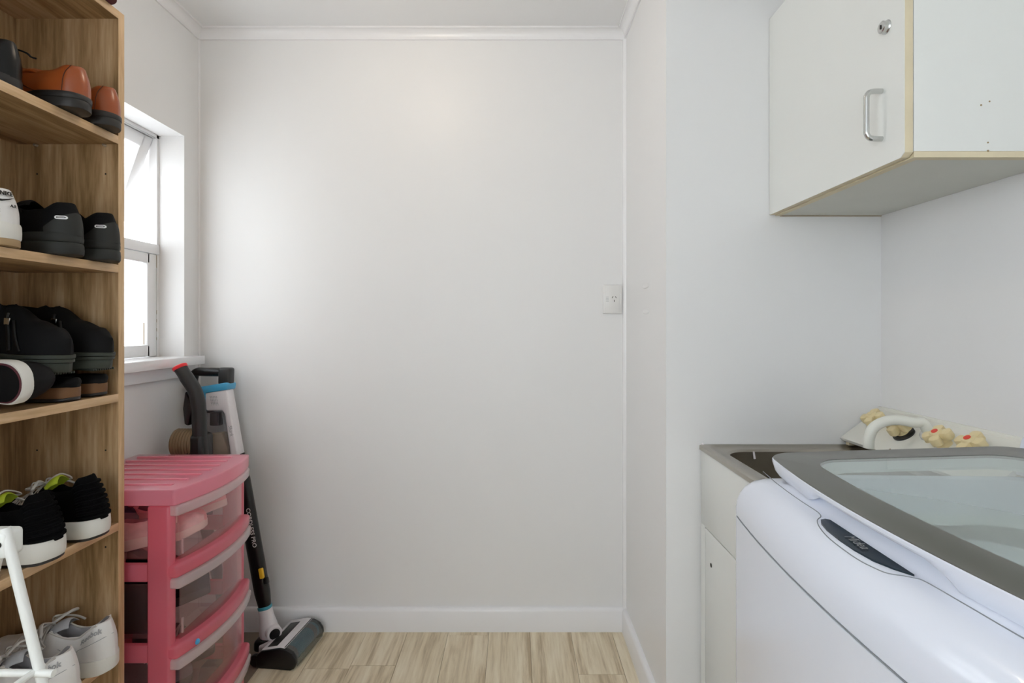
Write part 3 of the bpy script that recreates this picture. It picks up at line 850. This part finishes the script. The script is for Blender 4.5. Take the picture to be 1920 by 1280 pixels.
        if bow:
            k = s.P(t0, 0, 1, 0, 4) + Vector((0, 0, .007)); k.y = s.cy(t0)
            for sd in (1, -1):
                a = k + Vector((-.010 + rnd.uniform(-.01, .01), sd * .030, .014)); e2 = k + Vector((-.016, sd * .052, .000 + rnd.uniform(-.004, .006)))
                f2 = k + Vector((.014, sd * .034, -.003))
                b.tube(smooth_path([k, a, e2, f2, k + Vector((0, 0, .002))], 6), r, 6, r * .6)
                b.tube(smooth_path([k, k + Vector((.012, sd * .02, .006)), k + Vector((-.012, sd * .048, -.008)), k + Vector((-.030, sd * .058, -.022))], 5), r, 6, r * .6)
        return b.build('laces', m, s.o, 60)

    def tongue(s, m, rise=.030, wdt=.026, back=.03, lim=None):
        t0 = s.oe + .03; p = s.P(t0, 0, 1, 0, 4)
        rows = []
        for i in range(8):
            k = i / 7; c = p + Vector((-back * k - .012 * k, 0, -.004 + rise * k + .006 * math.sin(PI * k)))
            ww = wdt * (1 - .25 * k ** 4); row = []
            for q in range(9):
                a = -1 + 2 * q / 8; row.append(c + Vector((.006 * a * a * -1, ww * a, -.012 * a * a)))
            rows.append(row + [r + Vector((-.004, 0, -.003)) for r in row[::-1]])
        return MB().rings(rows, True, True, True).build('tongue', m, s.o, 60)


def toe_in(extra=0.0): return (0, 0, PI + extra)


# --- brown leather pair on the highest shelf
def brown_shoe(loc, a, label):
    s = Shoe('leather_shoe', label, loc, toe_in(a), L=.28, sole_h=.032, sole_t=.014, heel=.066, mid=.050, vamp=.066, toe=.038, W=.95, lean=.16, spring=.008,
             group='tan leather shoes')
    s.body('tan_leather', 'dark_sole'); s.sole('dark_sole', .60, 1.0, 1.03, 'welt'); s.sole('dark_sole', 0, .62, 1.0, 'heel_block', 0, .34)
    s.sole('dark_sole', .35, .62, 1.0, 'sole', .33, 1)
    s.line('seam', 'stitch_dark', [(.115, 0), (.105, .25), (.10, .5), (.085, .75), (.05, 1.0)], 1)
    s.line('seam', 'stitch_dark', [(.115, 0), (.105, .25), (.10, .5), (.085, .75), (.05, 1.0)], -1)
    s.line('seam', 'stitch_dark', [(.30, .05), (.36, .25), (.45, .5), (.52, .8)], 1)
    s.laces('stitch_dark', 4, None, .60, .0015, False); s.tongue('tan_leather', .012)
    return s


brown_shoe((-.942, 1.163, 1.679), .03, 'tan brown leather shoe on the uppermost visible shelf, nearer of its pair')
brown_shoe((-.950, 1.262, 1.679), .02, 'tan brown leather shoe tucked against the side panel of the shelf')
s = Shoe('leather_shoe', 'glossy black lace-up leather shoe in front of the tan pair', (-.990, 1.046, 1.679), toe_in(-.05), L=.24, sole_h=.022, sole_t=.014, heel=.072, mid=.055, vamp=.07, toe=.04, W=.88, lean=.10)
s.body('black_leather', 'dark_sole'); s.sole('dark_sole'); s.laces('black_suede', 4, None, .6, .0016, False, 3); s.tongue('black_leather', .015)
MB().tube(smooth_path([(.03, -.012, .088), (.016, -.020, .086), (.006, -.028, .083), (.002, -.033, .078), (-.006, -.036, .076)], 6), .0018, 6).build('loose_lace', 'black_suede', s.o)
s = Shoe('leather_shoe', 'dark shoe lying on top of the shelf, only its end in view', (-.955, 1.255, 1.990), toe_in(.06), L=.28, sole_h=.024, sole_t=.018, heel=.07)
s.body('black_suede'); s.sole('maroon', 0, .5); s.sole('dark_sole', .5, 1)


# --- black running shoes
def runner(loc, a, label):
    s = Shoe('running_shoe', label, loc, toe_in(a), L=.278, sole_h=.046, sole_t=.030, heel=.070, mid=.052, vamp=.072, toe=.045, W=.96, lean=.20, flare=1.06, spring=.018,
             group='black running shoes')
    s.body('black_mesh', 'black_suede'); s.sole('grey_foam', .0, .56, 1.02, 'midsole', bulge=.03); s.sole('grey_foam', .58, 1.0, 1.0, 'upper_midsole', bulge=.03)
    s.patch('heel_counter', 'grey_foam', .17, 0, .72, .0016, ub_end=.25)
    pts = [(.0045 * math.cos(q * PI / 10) + (.0055 if math.cos(q * PI / 10) > 0 else -.0055), .0038 * math.sin(q * PI / 10)) for q in range(20)]
    pin = [(x * .72, y * .45) for x, y in pts]
    fs = [(i, (i + 1) % 20, 20 + (i + 1) % 20, 20 + i) for i in range(20)]
    s.wrap('emblem', 'text_white', pts + pin, fs, .055, .50, 1, .0035)
    s.wrap('emblem', 'text_white', [(-.0052, -.0004), (.0052, -.0004), (.0052, .0004), (-.0052, .0004)], [(0, 1, 2, 3)], .055, .50, 1, .0035)
    s.laces('black_suede', 5, None, .68, .0022, False, 5); s.tongue('black_mesh', .022)
    s.line('pull_loop', 'black_suede', [(.33, .9), (.38, 1.0), (.43, .95)], 1, .0018, .006)
    return s


runner((-.950, 1.150, 1.360), .04, 'black running shoe with small white capsule emblem, nearer one of its pair')
runner((-.946, 1.252, 1.360), .02, 'black running shoe with small white capsule emblem, against the side panel')
# --- white sneaker with swoosh, cut by the left border
s = Shoe('sneaker', 'white sneaker with black swoosh on its heel', (-.972, 1.020, 1.360), toe_in(.0), L=.258, sole_h=.046, sole_t=.030, heel=.068, mid=.060, vamp=.08, toe=.05, W=1.05, lean=.18, flare=1.06)
s.body('white_leather', 'white_leather'); s.sole('white_foam', .30, 1.0, 1.03, 'midsole', bulge=.02); s.sole('gum_tan', 0, .32, 1.0, 'outsole')
s.line('seam', 'text_grey', [(.30, .45), (.20, .40), (.10, .36), (.02, .33)], 1, .0005); s.line('seam', 'text_grey', [(.30, .52), (.20, .46), (.10, .42), (.02, .39)], 1, .0005)
sw_ = [(-.017, .004), (-.0185, -.001), (-.015, -.0055), (-.008, -.0055), (.006, -.001), (.020, .006), (.004, .0008), (-.006, -.0015), (-.0115, -.0012), (-.0145, .001)]
s.wrap('swoosh', 'hole_black', sw_, [(0, 1, 2, 9), (9, 2, 3, 8), (8, 3, 7), (7, 3, 4, 6), (6, 4, 5)], .02, .70, 1, .003, 0, None, .010)
vs, fs = text_data('NIKE', .011, .25, .0006); s.wrap('lettering', 'hole_black', [(v.x + .002, v.y) for v in vs], fs, .02, .86, 1, .003, 0, None, .010)
vs, fs = text_data('AIR', .0075, .2, .0004); s.wrap('lettering', 'hole_black', [(v.x, v.y) for v in vs], fs, .02, .52, 1, .003, 0, None, -.001)
s.laces('white_leather', 5, None, .68, .0025, True, 6); s.tongue('white_leather', .03)

# --- eye-level shelf: cork heeled clogs with chunky black shoes piled on them
def clog(loc, a, label):
    s = Shoe('heeled_clog', label, loc, toe_in(a), L=.245, sole_h=.034, sole_t=.018, heel=.020, mid=.020, vamp=.046, toe=.036, W=.85, open_end=.40, group='cork heeled clogs')
    s.body('black_suede', 'black_suede'); s.sole('cork_heel', .22, .92, 1.0, 'cork_heel', 0, .36); s.sole('dark_sole', 0, .22, .99, 'heel_tip', 0, .36)
    s.sole('dark_sole', .35, 1, 1.0, 'sole', .35, 1)
    return s


clog((-.980, 1.180, 1.040), .0, 'black clog with brown cork heel, left of the two under the pile')
clog((-.986, 1.266, 1.040), .0, 'black clog with brown cork heel beside the side panel')


def chunky(loc, rot, label):
    s = Shoe('chunky_shoe', label, loc, rot, L=.265, sole_h=.040, sole_t=.038, heel=.10, mid=.095, vamp=.108, toe=.062, W=.92, lean=.2, flare=1.10, spring=.004, group='chunky black shoes')
    s.body('black_suede', 'black_suede'); s.sole('olive_sole', .0, .55, .96, 'outsole'); s.sole('olive_sole', .55, .76, 1.02, 'midsole'); s.sole('olive_sole', .77, 1.0, 1.04, 'rand')
    b = MB()
    for q in range(10):
        y = -.030 + .0066 * q; b.box((.19, y, -.001), (.25, y + .0035, .004), .0005)
    b.build('tread', 'olive_sole', s.o)
    s.line('strap', 'black_leather', [(.62, .1), (.58, .5), (.54, .8), (.53, 1.0)], -1, .004, .003)
    s.line('strap', 'black_leather', [(.72, .1), (.66, .5), (.60, .9)], -1, .003, .003)
    p = s.P(.56, .75, -1, .006); MB().box((p.x - .006, p.y - .002, p.z - .007), (p.x + .006, p.y + .002, p.z + .007), .001).build('buckle', 'chrome', s.o)
    return s


chunky((-1.228, 1.146, 1.121), (0, math.radians(4), -.03), 'black shoe with ridged olive sole, piled upper left on the clogs')
chunky((-1.222, 1.2465, 1.121), (0, math.radians(4), .0), 'black shoe with ridged olive sole, piled nearest the side panel')

# --- black sneaker with white sidewall lying on its side, cut by the left border
s = Shoe('sneaker', 'black shoe lying on its side with white sole edge and pale centre', (-.957, 1.020, 1.0945), (PI / 2 - .06, 0, PI), L=.235, sole_h=.03, sole_t=.026, heel=.05, mid=.045, vamp=.055, toe=.04, W=1.16)
s.body('black_suede', 'black_suede'); s.sole('white_foam', .12, 1.0, 1.03, 'sidewall'); s.sole('maroon', .02, .14, .93, 'outsole')
s.sole('black_suede', -.02, .04, .86, 'tread_plate')
M = Matrix.Translation((.085, 0, -.003))
MB().lathe([(.028, 0), (.028, .002), (.022, .004)], 26, Matrix.Translation((.070, 0, -.004))).build('pale_disc', 'white_foam', s.o)

# --- black knit trainers with thick white soles
def knit(loc, a, label, seed):
    s = Shoe('knit_trainer', label, loc, toe_in(a), L=.275, sole_h=.046, sole_t=.030, heel=.098, mid=.066, vamp=.086, toe=.046, W=1.04, lean=.34, flare=1.10, spring=.016, group='black knit trainers')
    s.body('black_knit', 'black_knit'); s.sole('white_foam', .14, 1.0, 1.02, 'midsole', bulge=.03); s.sole('dark_sole', 0, .16, .97, 'outsole')
    for i in range(7):
        u = .08 + .125 * i
        MB().tube(smooth_path([s.P(abs(q), u, 1 if q >= 0 else -1, .0015) for q in (-.12, -.08, -.04, -.012, 0.0, .012, .04, .08, .12)], 3), .0038, 6).build('knit_rib', 'black_knit', s.upper)
    s.tongue('lime', .032, .022, .022)
    s.laces('lace_grey', 4, None, .66, .0026, True, seed)
    return s


knit((-.950, 1.100, .721), .05, 'black knit trainer with thick white sole, nearer one of its pair', 11)
knit((-.950, 1.222, .721), .0, 'black knit trainer with thick white sole, farther one showing lime tongue', 12)
s = Shoe('sneaker', 'pale sneaker with lime sole, just entering at the left border', (-.985, .972, .721), toe_in(.0), L=.245, sole_h=.03, sole_t=.024)
s.body('white_leather'); s.sole('white_foam', .4, 1, 1.02, 'midsole'); s.sole('lime', 0, .42, 1.0, 'outsole')

# --- white leather sneakers with lettering
def classic(loc, a, label, seed):
    s = Shoe('sneaker', label, loc, toe_in(a), L=.29, sole_h=.034, sole_t=.026, heel=.082, mid=.054, vamp=.078, toe=.044, W=1.02, lean=.16, flare=1.07, group='white leather sneakers')
    s.body('white_leather', 'grey_lining'); s.sole('white_foam', 0, 1, 1.02, 'sole')
    s.line('seam', 'text_grey', [(.36, .62), (.28, .46), (.22, .48), (.20, .56), (.12, .56), (.04, .62), (.0, .64)], 1, .0006)
    s.line('seam', 'text_grey', [(.40, .30), (.30, .40), (.24, .44)], 1, .0006)
    s.line('seam', 'text_grey', [(.5, .02), (.35, .02), (.2, .02), (.1, .02), (.02, .02)], 1, .0007)
    vs, fs = text_data('Reebok', .0145, .12, .0004); s.wrap('lettering', 'text_grey', [(v.x, v.y) for v in vs], fs, .105, .80, 1, .003, .10)
    s.tongue('grey_tongue', .024, .022, .03); s.laces('lace_grey', 5, None, .68, .0030, True, seed)
    s.line('collar_trim', 'lace_grey', [(.06, 1), (.14, 1), (.22, 1), (.30, 1), (.38, 1), (.44, 1)], 1, .0022, .001)
    s.line('collar_trim', 'lace_grey', [(.06, 1), (.14, 1), (.22, 1), (.30, 1), (.38, 1), (.44, 1)], -1, .0022, .001)
    return s


classic((-.938, 1.128, .401), .06, 'white leather sneaker with grey lettering, behind the white airer tube', 21)
classic((-.945, 1.246, .401), .02, 'white leather sneaker with grey lettering, against the side panel', 22)

# ------------------------------------------------------------------ pink drawer tower
DXB, DXF, DY0, DY1 = -1.232, -.880, 1.346, 1.722
DB = .032
dt = thing('drawer_tower', (-1.06, 1.534, 0), 'pink translucent plastic drawer tower with four clear drawers', 'drawers')


def bow(y, x=DXF, b=DB):
    k = (y - (DY0 + DY1) / 2) / ((DY1 - DY0) / 2); return x + b * (1 - k * k)


def plan(x0, out, y0, y1, n=13):
    return [(x0, y1), (x0, y0)] + [(bow(y0 + (y1 - y0) * i / (n - 1)) + out, y0 + (y1 - y0) * i / (n - 1)) for i in range(n)]


lid_o = MB().prism(plan(DXB, .012, DY0 - .002, DY1 + .002), 'z', .748, .790, .006, None, 3).build('top', 'pink_lid', dt)
for i in range(7):
    y = DY0 + .045 + i * .048
    MB().box((DXB + .03, y - .006, .787), (bow(y) - .035, y + .006, .7935), .0025).build('rib', 'pink_lid', lid_o)
RZ = [.597, .389, .181]
for y0, y1 in ((DY0, DY0 + .030), (DY1 - .030, DY1)):
    MB().box((DXF - .062, y0, 0), (DXF - .002, y1, .748), .008, 3).build('post', 'pink_frame', dt)
    MB().box((DXB, y0, 0), (DXB + .05, y1, .748), .008, 3).build('post', 'pink_frame', dt)
    for z in RZ + [.045]:
        MB().box((DXB + .05, y0 + .004, z - .045), (DXF - .062, y1 - .01, z), .003).build('side_rail', 'pink_frame', dt)
MB().box((DXB, DY0 + .03, 0.02), (DXB + .006, DY1 - .03, .748)).build('back_panel', 'pink_frame', dt)
for z in RZ:
    MB().prism(plan(DXF - .02, .015, DY0 + .001, DY1 - .001), 'z', z - .036, z, .009, None, 3).build('front_rail', 'pink_frame', dt)
MB().prism(plan(DXF - .03, .004, DY0 + .001, DY1 - .001), 'z', .0, .02, .003).build('base_rail', 'pink_frame', dt)
tops = [.748] + [z - .036 for z in RZ]; bots = RZ + [.02]
for zt, zb in zip(tops, bots):
    d = thing('drawer', (0, 0, 0)); d.parent = dt; ORG[d.name] = ORG[dt.name]
    ya, yb = DY0 + .034, DY1 - .034
    b = MB(); n = 13
    fr1 = [(bow(ya + (yb - ya) * i / (n - 1)) - .006, ya + (yb - ya) * i / (n - 1)) for i in range(n)]
    fr2 = [(x - .003, y) for x, y in fr1]
    d2 = MB().prism(fr1 + fr2[::-1], 'z', zb + .002, zt - .004).build('drawer_front', 'clear_drawer', d)
    bb = MB().box((DXB + .012, ya, zb + .002), (DXF - .01, ya + .003, zt - .03)).box((DXB + .012, yb - .003, zb + .002), (DXF - .01, yb, zt - .03))
    bb.box((DXB + .010, ya, zb + .002), (DXB + .013, yb, zt - .03)).prism(plan(DXB + .012, -.008, ya, yb), 'z', zb + .001, zb + .004)
    bb.build('drawer_box', 'clear_drawer', d)
    MB().prism(plan(DXF - .01, .019 if zt < .7 else .014, DY0 + .004, DY1 - .002), 'z', zt - .028, zt - .001, .006, None, 3).build('drawer_lip', 'clear_lip', d)
    MB().box((DXF + .0, ya + .01, zb + .01), (DXF + .004, ya + .016, zb + .05), .001).build('drawer_stop', 'clear_lip', d)
yk = 1.405
MB().lathe([(.0075, 0), (.0075, .003), (.005, .006), (.0005, .007)], 12, Matrix.Translation((bow(yk) + .015, yk, RZ[1] - .021)) @ Matrix.Rotation(PI / 2, 4, 'Y')).build('sticker', 'sticker_blue', dt)

# shoes inside the drawers
def boxed(name, label, loc, rot, up, so, li, lace=None, **kw):
    s = Shoe(name, label, loc, rot, **kw); s.body(up, li); s.sole(so, 0, 1, 1.02, 'sole')
    if lace: s.laces(lace, 4, None, .66, .0024, False)
    return s


zf = .602
boxed('canvas_shoe', 'pink patterned canvas shoe at the front of the top pink drawer', (-1.055, 1.415, zf + .006), (0, math.radians(-7), .32), 'pattern_pink', 'cream_rubber', 'pink_lining', 'cream_rubber', L=.20, W=.78, heel=.05, mid=.04, vamp=.055, toe=.032)
boxed('sandal', 'pink sandal with round opening in the top pink drawer', (-1.12, 1.552, zf + .004), (0, 0, .0), 'pink_canvas', 'cream_rubber', 'pink_lining', L=.21, W=.80, heel=.045, mid=.035, vamp=.05, toe=.035, open_end=.62)
boxed('canvas_shoe', 'pink shoe with dark lining, farthest back in the top pink drawer', (-1.11, 1.632, zf + .008), (0, math.radians(-8), .0), 'pink_canvas', 'cream_rubber', 'navy_fabric', 'cream_rubber', L=.22, W=.72, heel=.07, mid=.06, vamp=.075, toe=.04, open_end=.56)
boxed('canvas_shoe', 'navy shoe at the back of the top pink drawer', (-1.21, 1.43, zf), (0, 0, .35), 'navy_fabric', 'navy_fabric', 'navy_fabric', L=.16, W=.8, heel=.09, mid=.08, vamp=.09, toe=.07)
zf = .394
s = boxed('sneaker', 'black sneaker with grey side stripes in the second pink drawer', (-1.085, 1.482, zf + .012), (-.15, math.radians(-8), .06), 'black_mesh', 'grey_foam', 'black_suede', 'grey_foam', L=.22, W=.92, heel=.10, mid=.085, vamp=.10, toe=.072)
s.line('stripe', 'lace_grey', [(.45, .05), (.50, .4), (.58, .8)], -1, .0028, .002); s.line('stripe', 'lace_grey', [(.58, .05), (.66, .3), (.80, .4)], -1, .0024, .002)
s.line('stripe', 'lace_grey', [(.66, .55), (.72, .75)], -1, .0018, .002)
boxed('sneaker', 'dark sneaker standing behind the striped one in the second pink drawer', (-1.19, 1.625, zf), (0, 0, -.04), 'black_mesh', 'dark_sole', 'navy_fabric', 'navy_fabric', L=.25, W=.9, heel=.10, mid=.08, vamp=.09, toe=.06)
bx = MB().box((-1.205, 1.392, zf), (-.96, 1.412, zf + .135), .004).build('shoe_box', 'black_suede'); tag(bx, 'black box against the side of the second pink drawer', 'box')
zf = .186
boxed('canvas_shoe', 'grey shoe dimly seen in the third pink drawer', (-1.14, 1.48, zf), (0, 0, .1), 'grey_fabric', 'grey_foam', 'grey_fabric', 'lace_grey', L=.22, W=.9, heel=.07)
boxed('canvas_shoe', 'dark grey shoe behind the grey one in the third pink drawer', (-1.17, 1.625, zf), (0, 0, .0), 'grey_fabric', 'dark_sole', 'grey_fabric', 'lace_grey', L=.24, W=.9, heel=.07)

# ------------------------------------------------------------------ white and black cordless stick vacuum, leaning in the corner
VO = Vector((-.915, 1.965, .065))
vc = thing('stick_vacuum', tuple(VO), 'cordless stick vacuum with white body, blue top and clear roller head, leaning in the corner', 'vacuum', local=True, rot=(-.045, 0, 0))


def wand(z): return Vector((-.203 * z, 0, z))


xw, zw = wand(.095), wand(.60)
axis = (zw - xw).normalized(); side = Vector((axis.z, 0, -axis.x))


def ring_at(z, rx, ry, n=16, pw=.75):
    c = wand(z); out = []
    for a in range(n):
        ca, sa = math.cos(2 * PI * a / n), math.sin(2 * PI * a / n)
        out.append(c + side * (rx * math.copysign(abs(ca) ** pw, ca)) + Vector((0, ry * math.copysign(abs(sa) ** pw, sa), 0)))
    return out


wd = MB().rings([ring_at(.098, .022, .017), ring_at(.15, .0275, .020), ring_at(.56, .0275, .020), ring_at(.66, .024, .018)], True).build('wand', 'black_plastic', vc)
M = Matrix.Translation(wand(.405) + Vector((.0105, -.0193, 0)))
text_flat('CORDLESS PRO', .021, wand(.392) + Vector((.0125, -.0208, 0)), -axis, side, 'text_white', wd, bold=.0004)
MB().box((.010, -.023, -.020), (.026, -.010, .018), .004, 3, Matrix.Translation(wand(.222)) @ Matrix.Rotation(math.radians(-11.5), 4, 'Y')).build('release_button', 'yellow_plastic', wd)
MB().box((.018, -.018, -.045), (.036, -.002, -.020), .005, 3, Matrix.Translation(wand(.222)) @ Matrix.Rotation(math.radians(-11.5), 4, 'Y')).build('clip', 'black_plastic', wd)
MB().rings([ring_at(.089, .0235, .020), ring_at(.092, .0245, .021), ring_at(.0985, .0245, .021), ring_at(.100, .0235, .020)], True).build('blue_ring', 'teal_ring', vc)
nk = MB().rings([ring_at(-.018, .030, .026), ring_at(.0, .034, .028), ring_at(.03, .031, .026), ring_at(.06, .025, .021), ring_at(.089, .0235, .020)], True).build('neck', 'white_plastic', vc)
M = Matrix.Translation(wand(.012) + Vector((.028, -.022, 0))) @ Matrix.Rotation(math.radians(40), 4, 'Z') @ Matrix.Rotation(PI / 2, 4, 'X')
jn = MB().lathe([(.027, -.03), (.027, .008), (.024, .011), (.0005, .011)], 24, M).build('joint', 'white_plastic', nk)
MB().lathe([(.0185, .0105), (.0185, .013), (.0005, .0135)], 24, M).build('joint_cap', 'black_plastic', jn)
MB().box((-.045, -.035, -.055), (.02, .03, -.012), .012, 3).build('swivel', 'black_plastic', nk)
# body (outline points measured in the leaning plane)
bd = MB().prism([(-.251, .893), (-.167, .905), (-.118, .663), (-.124, .600), (-.146, .600), (-.150, .680), (-.172, .812), (-.182, .826), (-.241, .825)], 'y', -.030, .022, .006, None, 3).build('body', 'white_plastic', vc)
vt = MB()
for i in range(7):
    for j in range(5):
        p = Vector((-.228 + j * .0058 + i * .0012, -.0306, .878 - i * .0052)); vt.box((p.x, -.0310, p.z), (p.x + .0032, -.0298, p.z + .0022))
vt.build('vent', 'text_grey', bd)
text_flat('Shark', .018, (-.146, -.0307, .752), (.2, 0, -1), (1, 0, .2), 'text_grey', bd, shear=.2)
bl = MB().prism([(-.276, .905), (-.271, .914), (-.168, .931), (-.161, .926), (-.163, .904), (-.251, .890), (-.270, .886)], 'y', -.034, .030, .004, None, 2).build('blue_top', 'blue_plastic', vc)
for i in range(4):
    MB().box((-.274 + i * .0082, -.032, .830), (-.2685 + i * .0082, .02, .892), .001).build('blue_fin', 'blue_plastic', bl)
MB().box((-.268, -.018, .815), (-.235, .018, .892), .003).build('motor_core', 'black_plastic', vc)
bn = MB().prism([(-.2695, .826), (-.178, .828), (-.172, .810), (-.146, .680), (-.142, .590), (-.160, .575), (-.265, .575), (-.276, .60)], 'y', -.034, .026, .008, None, 3).build('dust_bin', 'bin_clear', vc)
MB().prism([(-.262, .735), (-.185, .745), (-.160, .680), (-.156, .60), (-.255, .59)], 'y', -.022, .016, .006).build('dust', 'dust', bn)
MB().box((-.232, -.024, .768), (-.196, .014, .820), .006).build('cyclone', 'charcoal_plastic', bn)
M = Matrix.Translation((-.222, -.030, .70)) @ Matrix.Rotation(math.radians(25), 4, 'Y')
MB().box((-.004, -.0052, -.015), (.004, -.003, .015), .001, 2, M).build('bin_clip', 'black_plastic', bn)
hd = MB().tube(smooth_path([(-.300, 0, .80), (-.312, 0, .88), (-.310, 0, .945), (-.296, 0, .968), (-.26, 0, .969), (-.2, 0, .968), (-.185, 0, .966)], 6), .0165, 12, .018).build('handle', 'black_plastic', vc)
MB().box((-.207, -.020, .922), (-.162, .020, .986), .008, 3).build('battery', 'charcoal_plastic', hd)
MB().box((-.325, -.022, .80), (-.262, .022, .835), .008, 3).build('handle_base', 'black_plastic', hd)
# floor head
fhp = Vector((0, 0, 0))
hx0, hx1, hy0, hy1 = -.003, .150, -.103, .103


def head_prof(k=1.0):
    pts = [(.0, .004), (.012, .0), (.128, .0), (.142, .008), (.150, .024), (.148, .042), (.136, .060), (.112, .071), (.085, .074), (.02, .060), (.004, .048), (-.003, .030)]
    c = (.074, .036); return [(c[0] + (x - c[0]) * k, c[1] + (z - c[1]) * k) for x, z in pts]


MH = Matrix.Translation((0, 0, -VO.z)) @ Matrix.Rotation(-.045, 4, 'X').inverted() @ Matrix.Rotation(math.radians(-7), 4, 'Z')
MH = Matrix.Rotation(.045, 4, 'X') @ Matrix.Translation((0.012, 0, -VO.z)) @ Matrix.Rotation(math.radians(-7), 4, 'Z')
hb = MB().prism(head_prof(), 'y', hy0, hy0 + .016, .004, MH).build('end_cap', 'black_plastic', vc)
MB().prism(head_prof(), 'y', hy1 - .012, hy1, .004, MH).build('end_cap', 'black_plastic', vc)
MB().prism([(.002, .006), (.07, .004), (.075, .062), (.02, .052), (.0, .034)], 'y', hy0 + .016, hy1 - .012, 0, MH).build('head_base', 'black_plastic', vc)
tp = MB().prism([(.016, .0605), (.086, .0755), (.104, .0745), (.104, .070), (.086, .070), (.016, .055)], 'y', hy0 + .008, hy1 - .006, .001, MH).build('head_cover', 'white_plastic', vc)
MB().prism([(.030, .0635), (.068, .0716), (.068, .0726), (.030, .0645)], 'y', hy0 + .022, hy1 - .03, .0004, MH).build('dark_inlay', 'black_plastic', tp)
MB().prism([(.1, .0745), (.102, .0757), (.104, .0745)], 'y', hy0 + .01, hy1 - .008, 0, MH).build('trim_line', 'black_plastic', tp)
arcp = [(.104, .072)] + [(.098 + .051 * math.cos(a), .024 + .049 * math.sin(a)) for a in [PI * .44 * (1 - q / 8) for q in range(9)]] + [(.148, .010)]
MB().prism(arcp + [(x - .002, z - .0012) for x, z in arcp[::-1]], 'y', hy0 + .014, hy1 - .010, 0, MH).build('roller_window', 'head_clear', vc)
Mr = MH @ Matrix.Translation((.106, 0, .034)) @ Matrix.Rotation(PI / 2, 4, 'X')
MB().lathe([(.02, -.09), (.031, -.088), (.031, .088), (.02, .09)], 24, Mr).build('roller', 'roller_blue', vc)
for z in (-.062, .075):
    MB().lathe([(.02, z - .012), (.0316, z - .012), (.0316, z + .012), (.02, z + .012)], 24, Mr).build('roller_band', 'roller_brown', vc)
MB().prism([(-.03, .012), (.02, .02), (.03, .058), (.0, .052), (-.03, .04)], 'y', -.045, .045, .006, MH).build('yoke', 'white_plastic', vc)
Mw = MH @ Matrix.Translation((-.006, hy0 + .01, .022)) @ Matrix.Rotation(PI / 2, 4, 'X')
MB().lathe([(.006, -.008), (.02, -.008), (.022, -.004), (.022, .004), (.02, .008), (.006, .008)], 18, Mw).build('wheel', 'black_plastic', vc)

# ------------------------------------------------------------------ second, black vacuum with a red-tipped handle
v2 = thing('upright_vacuum', (-1.0, 1.88, 0), 'black upright vacuum with red tipped handle, behind the pink drawers', 'vacuum')
hp = smooth_path([(-1.168, 1.84, 1.062), (-1.142, 1.842, 1.020), (-1.122, 1.845, .985), (-1.113, 1.848, .95), (-1.109, 1.85, .90), (-1.106, 1.852, .80), (-1.102, 1.855, .70)], 5)
h2 = MB().tube(hp, [.0215] * 4 + [.0225] * 10 + [.0235] * (len(hp) - 14), 16).build('handle', 'charcoal_plastic', v2)
M = Matrix.Translation((-1.1695, 1.84, 1.064)) @ Matrix.Rotation(math.radians(-28), 4, 'Y') @ Matrix.Diagonal((1.12, 1, 1, 1))
MB().lathe([(.0215, -.005), (.0225, .0), (.0222, .005), (.016, .008), (.0005, .0085)], 22, M).build('red_tip', 'red_plastic', h2)
MB().prism([(-1.150, .98), (-1.128, .94), (-1.130, .90), (-1.138, .86), (-1.152, .865), (-1.158, .92)], 'y', 1.835, 1.865, .005).build('trigger_guard', 'black_plastic', h2)
MB().box((-1.155, 1.825, .52), (-1.085, 1.905, .83), .016, 3).build('motor_body', 'black_plastic', v2)
b = MB(); pf = []
for i in range(15):
    pf.append((.050 + (.0015 if i % 2 else -.001), -.035 + .005 * i))
b.lathe([(.02, -.038)] + pf + [(.02, .038)], 28, Matrix.Translation((-1.160, 1.862, .795)) @ Matrix.Rotation(PI / 2, 4, 'Y') @ Matrix.Diagonal((1.0, .9, 1.0, 1)))
b.build('ribbed_drum', 'ribbed_brown', v2)
MB().tube([(-1.10, 1.865, .53), (-1.04, 1.865, .28), (-1.0, 1.865, .05)], .020, 12).build('lower_tube', 'black_plastic', v2)
MB().prism([(-1.08, .002), (-.979, .002), (-.969, .018), (-.979, .035), (-1.02, .055), (-1.07, .05)], 'y', 1.79, 1.912, .005).build('floor_head', 'black_plastic', v2)
MB().box((-.982, 1.795, .001), (-.968, 1.905, .010), .002).build('red_bumper', 'red_plastic', v2)
MB().tube([(-1.008, 1.80, .050), (-1.008, 1.90, .050)], .019, 14).build('roller_cover', 'roller_brown', v2)

# ------------------------------------------------------------------ white clothes airer at the left border
ai = thing('clothes_airer', (-.70, .52, 0), 'white tubular folding clothes airer standing in front of the shoe shelf', 'airer')
for y in (.706, .20):
    MB().tube([(-.456, y, .006), (-.683, y, .938)], .0062, 14).build('leg', 'airer_white', ai)
    MB().tube([(-.930, y + .016, .006), (-.700, y + .016, .925)], .0062, 14).build('leg', 'airer_white', ai)
    c = MB().box((-.712, y - .008, .898), (-.676, y + .022, .934), .006, 3).build('pivot_joint', 'airer_white', ai)
    MB().lathe([(.0042, 0), (.0042, .0006)], 12, Matrix.Translation((-.684, y - .0081, .918)) @ Matrix.Rotation(PI / 2, 4, 'X')).build('pivot_hole', 'hole_black', c)
    MB().tube([(-.902, y - .004, .748), (-.614, y - .004, .746)], .0048, 12).build('brace', 'airer_white', ai)
    for X in (-.456, -.930):
        MB().lathe([(.009, 0), (.010, .004), (.010, .03), (.007, .034)], 14, Matrix.Translation((X, y + (.016 if X < -.9 else 0), 0))).build('foot_cap', 'charcoal_plastic', ai)
for X, z in ((-.694, .912), (-.640, .748), (-.86, .748)):
    MB().tube([(X, .20, z), (X, .715, z)], .0042, 10).build('rail', 'airer_white', ai)
